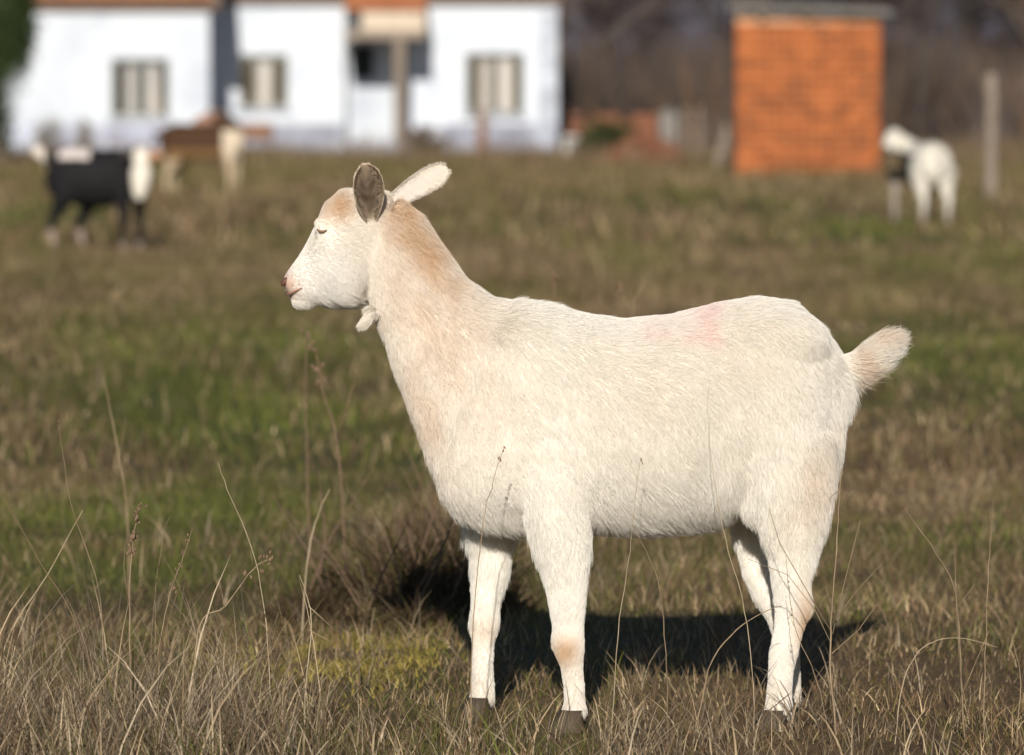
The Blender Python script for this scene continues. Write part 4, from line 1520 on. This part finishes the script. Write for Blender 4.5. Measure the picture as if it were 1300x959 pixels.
g1 = on_ground(121, 322)
far_goat('black_goat', (g1.x, g1.y, 0), -0.06,
         [torso(.82, 1.12, 1.1),
          [((.20, 0, .58), .12, .09), ((.29, -.05, .63), .10, .08), ((.345, -.13, .65), .085, .07), ((.36, -.2, .63), .075, .065)],
          [((.35, -.14, .68), .05, .05), ((.355, -.21, .645), .085, .085), ((.355, -.27, .56), .08, .08), ((.35, -.30, .47), .062, .058), ((.345, -.31, .40), .042, .036), ((.345, -.31, .37), .025, .025)],
          [((-.31, 0, .62), .04, .035), ((-.36, 0, .67), .038, .03), ((-.40, .0, .70), .045, .035), ((-.43, 0, .71), .02, .02)]],
         [leg_pts(.20, -.08), leg_pts(.29, .08), leg_pts(-.25, -.08, True), leg_pts(-.08, .08, True)],
         col_black,
         [((.29, -.2, .69), (.20, -.22, .66), (0, -1, .2), (.05, .04, .04)), ((.42, -.2, .69), (.49, -.21, .66), (0, -1, .2), (.45, .24, .14))],
         'black goat with a white face and pale saddle at the left', [(.22, -.08), (.31, .08), (-.25, -.08), (-.08, .08)])


# brown goat: cream chest to the right, head turned back over its far side
def col_brown(P):
    c = np.tile(np.array([0.062, 0.031, 0.015]), (len(P), 1))
    x, y, z = P.T
    sel(c, (z < 0.46), (0.20, 0.115, 0.05))
    sel(c, (z < 0.36), (0.46, 0.36, 0.24))
    sel(c, (x > .19) & (z > .36) & (z < .64), (0.58, 0.48, 0.36))
    sel(c, (y > .17) & (z > .6), (0.36, 0.21, 0.15))
    return c


g2 = on_ground(258, 252)
far_goat('brown_goat', (g2.x, g2.y, 0), 0.0,
         [TORSO,
          [((.27, 0, .58), .12, .09), ((.30, .08, .63), .095, .08), ((.24, .17, .68), .08, .07), ((.14, .22, .73), .07, .06)],
          [((.16, .2, .76), .05, .05), ((.08, .23, .755), .07, .065), ((-.02, .25, .72), .055, .05), ((-.10, .26, .69), .036, .036), ((-.12, .26, .685), .02, .02)],
          [((-.38, 0, .6), .04, .035), ((-.44, 0, .58), .035, .03), ((-.47, 0, .52), .03, .03), ((-.47, 0, .48), .015, .015)]],
         [leg_pts(.25, -.08), leg_pts(.30, .08), leg_pts(-.30, -.08, True), leg_pts(-.24, .08, True)],
         col_brown,
         [((.10, .17, .80), (.13, .06, .82), (-1, 0, .2), (.30, .17, .1)), ((.10, .29, .80), (.13, .40, .82), (-1, 0, .2), (.30, .17, .1))],
         'dark brown goat with cream legs and chest before the house', [(.27, -.08), (.32, .08), (-.30, -.08), (-.24, .08)], 1.16)


# white goat by the shed: seen from behind, black chest, head turned left
def col_white(P):
    c = np.tile(np.array([0.62, 0.575, 0.49]), (len(P), 1))
    x, y, z = P.T
    sel(c, (x > .06) & (z < .62), (0.016, 0.014, 0.013))
    sel(c, (y > .10) & (x > -.16) & (z < .60), (0.016, 0.014, 0.013))
    sel(c, (x > .20) & (z < .36) & (y > 0), (0.32, 0.27, 0.23))
    sel(c, (x > .38) & (z > .745), (0.05, 0.038, 0.03))
    sel(c, (y > .235) & (z < .66), (0.05, 0.04, 0.035))
    sel(c, (x < .06) & (z < .12), (0.40, 0.33, 0.27))
    return c


g3 = on_ground(1175, 287)
far_goat('white_goat', (g3.x, g3.y, 0), math.radians(102),
         [torso(.92, 1.12, 1.25, -.02),
          [((.24, 0, .56), .13, .11), ((.34, .04, .62), .105, .09), ((.40, .08, .67), .09, .08), ((.43, .12, .70), .08, .07)],
          [((.42, .10, .755), .05, .05), ((.40, .15, .735), .088, .088), ((.35, .20, .69), .074, .07), ((.30, .235, .63), .054, .052), ((.285, .245, .60), .028, .03)],
          [((-.36, 0, .62), .04, .035), ((-.41, 0, .60), .035, .03), ((-.44, 0, .53), .03, .03), ((-.44, 0, .48), .015, .015)]],
         [leg_pts(.24, -.09), leg_pts(.33, .17), leg_pts(-.28, -.10, True), leg_pts(-.24, .10, True)],
         col_white,
         [((.38, .06, .79), (.28, .03, .82), (0, 1, .2), (.05, .04, .03)), ((.48, .12, .79), (.57, .10, .82), (0, 1, .2), (.05, .04, .03))],
         'stocky white goat with a black chest standing right of the brick shed', [(.26, -.09), (.35, .17), (-.28, -.10), (-.24, .10)])


# ------------------------------------------------------------------ dry stalks that stand out one by one
def stalk(pts, Y, label, rad=0.0016, mat='stalk', buds=None, twigs=(), name='dry_stalk', budmat='seed', bud_r=0.003):
    """pts: photograph points from the root to the tip, at distance Y"""
    w = [at(px, py, Y) for px, py in pts]
    # root to the ground
    rad *= 0.72 if Y < 9 else 0.9
    root = Vector((w[0].x, Y, float(gh(np.array([w[0].x]), np.array([Y]))[0])))
    e = empty(name, tuple(root))
    tag(e, label, 'dry stalk', 'dry stalks standing in the grass')
    ps = [Vector((0, 0, -0.01))] + [p - root for p in w if p.z > root.z + 0.01]
    # smooth
    sm = []
    for i in range(len(ps) - 1):
        p0, p1, p2, p3 = ps[max(i - 1, 0)], ps[i], ps[i + 1], ps[min(i + 2, len(ps) - 1)]
        for k in range(5):
            t = k / 5
            sm.append(0.5 * ((2 * p1) + (p2 - p0) * t + (2 * p0 - 5 * p1 + 4 * p2 - p3) * t * t + (3 * p1 - p0 - 3 * p2 + p3) * t ** 3))
    sm.append(ps[-1])
    n = len(sm)
    rnd = random.Random(len(label) * 7 + int(pts[0][0]))
    sm = [p + Vector((rnd.gauss(0, .0006), rnd.gauss(0, .001), 0)) for p in sm]
    mb = MB()
    mb.tube(sm, [rad * (1.15 - 0.75 * i / n) for i in range(n)], 6)
    mb.build('stem', M[mat], e, True)
    if buds:
        for (t, cnt) in buds:
            p = sm[min(n - 1, int(t * (n - 1)))]
            mb = MB()
            for k in range(cnt):
                q = p + Vector((rnd.gauss(0, bud_r * 0.9), rnd.gauss(0, bud_r * .9), rnd.gauss(0, bud_r * 1.8)))
                R_ = Matrix.Rotation(rnd.uniform(-.8, .8), 3, 'Y')
                mb.ball(q, (bud_r * .55, bud_r * .55, bud_r * 1.1), 7, 5, R_)
            mb.build('seed_head', M[budmat], e, True)
    for tw in twigs:
        q = [at(px, py, Y + rnd.uniform(-.015, .015)) - root for px, py in tw]
        mb = MB(); mb.tube(q, [rad * (.6 - .35 * i / max(1, len(q) - 1)) for i in range(len(q))], 5)
        mb.build('twig', M[mat], e, True)
    return e


stalk([(132, 955), (127, 760), (90, 640), (75, 540)], 7.85, 'thin lone stem with a dark tip standing highest at the left', .0013, 'stalk', [(1.0, 2)], bud_r=.0022)
stalk([(168, 955), (164, 780), (166, 715), (170, 680), (176, 640)], 7.72, 'weed stalk with dark seed clusters up its length at the left', .0019, 'stalk',
      [(.62, 9), (.70, 7), (.78, 8), (.86, 4), (.93, 3), (1, 3)], [[(164, 770), (157, 720), (160, 680)]], bud_r=.0038)
stalk([(178, 955), (200, 830), (216, 755), (230, 715), (244, 672)], 7.74, 'slanting weed stalk with small pods right of the seed clusters', .0016, 'stalk', [(.55, 5), (.7, 4), (.82, 3), (.92, 3)], bud_r=.003)
stalk([(190, 955), (193, 800), (205, 690), (216, 655)], 7.95, 'faint thin grey stem between the two podded weed stalks', .0010)
stalk([(240, 955), (252, 800), (285, 770), (322, 722), (343, 710)], 7.70, 'bent twig with dark knots ending in a seed head left of the moss', .0016, 'stalk', [(.72, 4), (.86, 6), (1.0, 7)],
      [[(285, 770), (278, 735)], [(322, 722), (318, 700)]], bud_r=.0035)
stalk([(345, 955), (338, 790), (318, 690), (292, 630), (277, 588)], 7.90, 'long pale hair thin stem curving left of the goat chest', .0011, 'straw')
stalk([(385, 955), (384, 800), (392, 700), (406, 648), (418, 622)], 9.2, 'soft blurred tan stalk standing left of the goat chest', .0018, 'straw')
stalk([(385, 955), (388, 870), (395, 800), (390, 760), (380, 730)], 7.72, 'crooked pale spiky stalk in front of the moss patch', .0016, 'straw', None,
      [[(392, 800), (420, 815)], [(392, 770), (425, 800)], [(388, 845), (410, 862)]])
stalk([(597, 955), (599, 840), (604, 750), (614, 660), (626, 612), (639, 568)], 7.70, 'slim stem with tiny red seeds crossing the chest and far foreleg', .0013, 'stalk', [(.93, 2), (1.0, 2)], budmat='red_seed', bud_r=.0024)
stalk([(776, 955), (782, 830), (795, 730), (801, 690), (808, 620), (813, 580)], 7.70, 'fine stem with pointed tip crossing the flank behind the foreleg', .0010, 'straw', [(.97, 3)], bud_r=.0018)
stalk([(848, 955), (846, 850), (838, 750), (820, 700), (803, 668)], 7.68, 'brown grass stem leaning left under the belly', .0013, 'stalk')
stalk([(958, 955), (955, 850), (942, 760), (925, 700), (908, 620), (899, 540), (899, 490)], 7.70, 'palest hairlike stem rising up the hind flank', .0009, 'straw')
stalk([(878, 955), (900, 850), (935, 800), (975, 775), (992, 770)], 7.70, 'slanting twig pointing right to the hind leg', .0016, 'stalk')
stalk([(1065, 955), (1055, 860), (1055, 790), (1060, 720), (1064, 660), (1068, 595)], 7.72, 'branched woody weed stalk just behind the hind legs', .0022, 'stalk', None,
      [[(1057, 805), (1072, 740), (1092, 662)], [(1056, 830), (1090, 800), (1115, 765)], [(1054, 815), (1035, 775), (1000, 730), (950, 710)], [(1054, 800), (1030, 760), (990, 690), (976, 645)],
       [(1064, 640), (1085, 622)], [(1066, 622), (1052, 634)], [(1058, 790), (1088, 750), (1120, 715)], [(1060, 780), (1048, 745)]])
stalk([(1060, 955), (1035, 860), (1010, 800), (1002, 750), (998, 710)], 7.70, 'thin crooked twig crossing the lower hind leg', .0011, 'stalk', [(.6, 2), (.8, 2)], [[(1008, 795), (1000, 775)]], bud_r=.002)
stalk([(1225, 955), (1220, 860), (1213, 755), (1190, 705), (1148, 645)], 7.80, 'forked stalk leaning far left at the right side', .0021, 'stalk', [(1.0, 3)],
      [[(1219, 860), (1214, 770), (1212, 690)], [(1216, 770), (1238, 742)], [(1222, 880), (1250, 815), (1256, 800)]], bud_r=.003)
stalk([(1248, 955), (1250, 870), (1253, 770), (1257, 690), (1261, 634)], 7.80, 'straight knobbly stalk nearest the right edge', .0015, 'stalk', [(.5, 2), (.65, 2), (.8, 2), (.92, 2)], bud_r=.0022)
stalk([(1135, 955), (1146, 868), (1165, 830), (1190, 813), (1225, 811), (1266, 822)], 7.76, 'pale straw stem arching over to the right like a hoop', .0013, 'straw')
stalk([(1290, 955), (1296, 870), (1290, 830), (1284, 805)], 7.75, 'short reddish twig in the lower right corner', .0013, 'stalk', None, [[(1296, 870), (1303, 835)]])
stalk([(140, 955), (100, 800), (55, 720), (0, 626)], 7.55, 'dark stem leaning steeply left out of the left corner', .0015, 'seed')
stalk([(-20, 955), (15, 800), (60, 730), (105, 648)], 8.3, 'soft pale straw slanting up to the right in the left corner', .0017, 'straw')
stalk([(440, 760), (438, 700), (428, 560), (410, 500), (402, 450)], 10.2, 'dark blurred weed standing behind below the goat muzzle', .0035, 'seed', [(.98, 5), (.85, 3)], [[(428, 560), (445, 500), (452, 480)]], bud_r=.007)
stalk([(395, 780), (390, 600), (388, 470), (392, 420)], 10.6, 'dark blurred upright stem left of the weed below the muzzle', .0028, 'seed', [(.97, 4)], bud_r=.006)
stalk([(165, 800), (160, 640), (140, 520), (130, 478)], 10.0, 'grey blurred weed stem behind the tall straw at the left', .0018, 'stalk', None, [[(152, 580), (160, 530)]])
stalk([(705, 700), (705, 420), (704, 345)], 10.6, 'dark blurred upright weed tip showing above the withers', .0022, 'seed', [(.97, 4), (.9, 3)], bud_r=.005)
stalk([(745, 700), (762, 440), (770, 400), (786, 365)], 10.4, 'dark blurred weed tip leaning right above the back', .0026, 'seed', [(1, 3)], bud_r=.005)
stalk([(780, 700), (800, 420), (812, 370), (828, 340)], 11.0, 'pale blurred stalk leaning right above the loin', .0016, 'stalk')
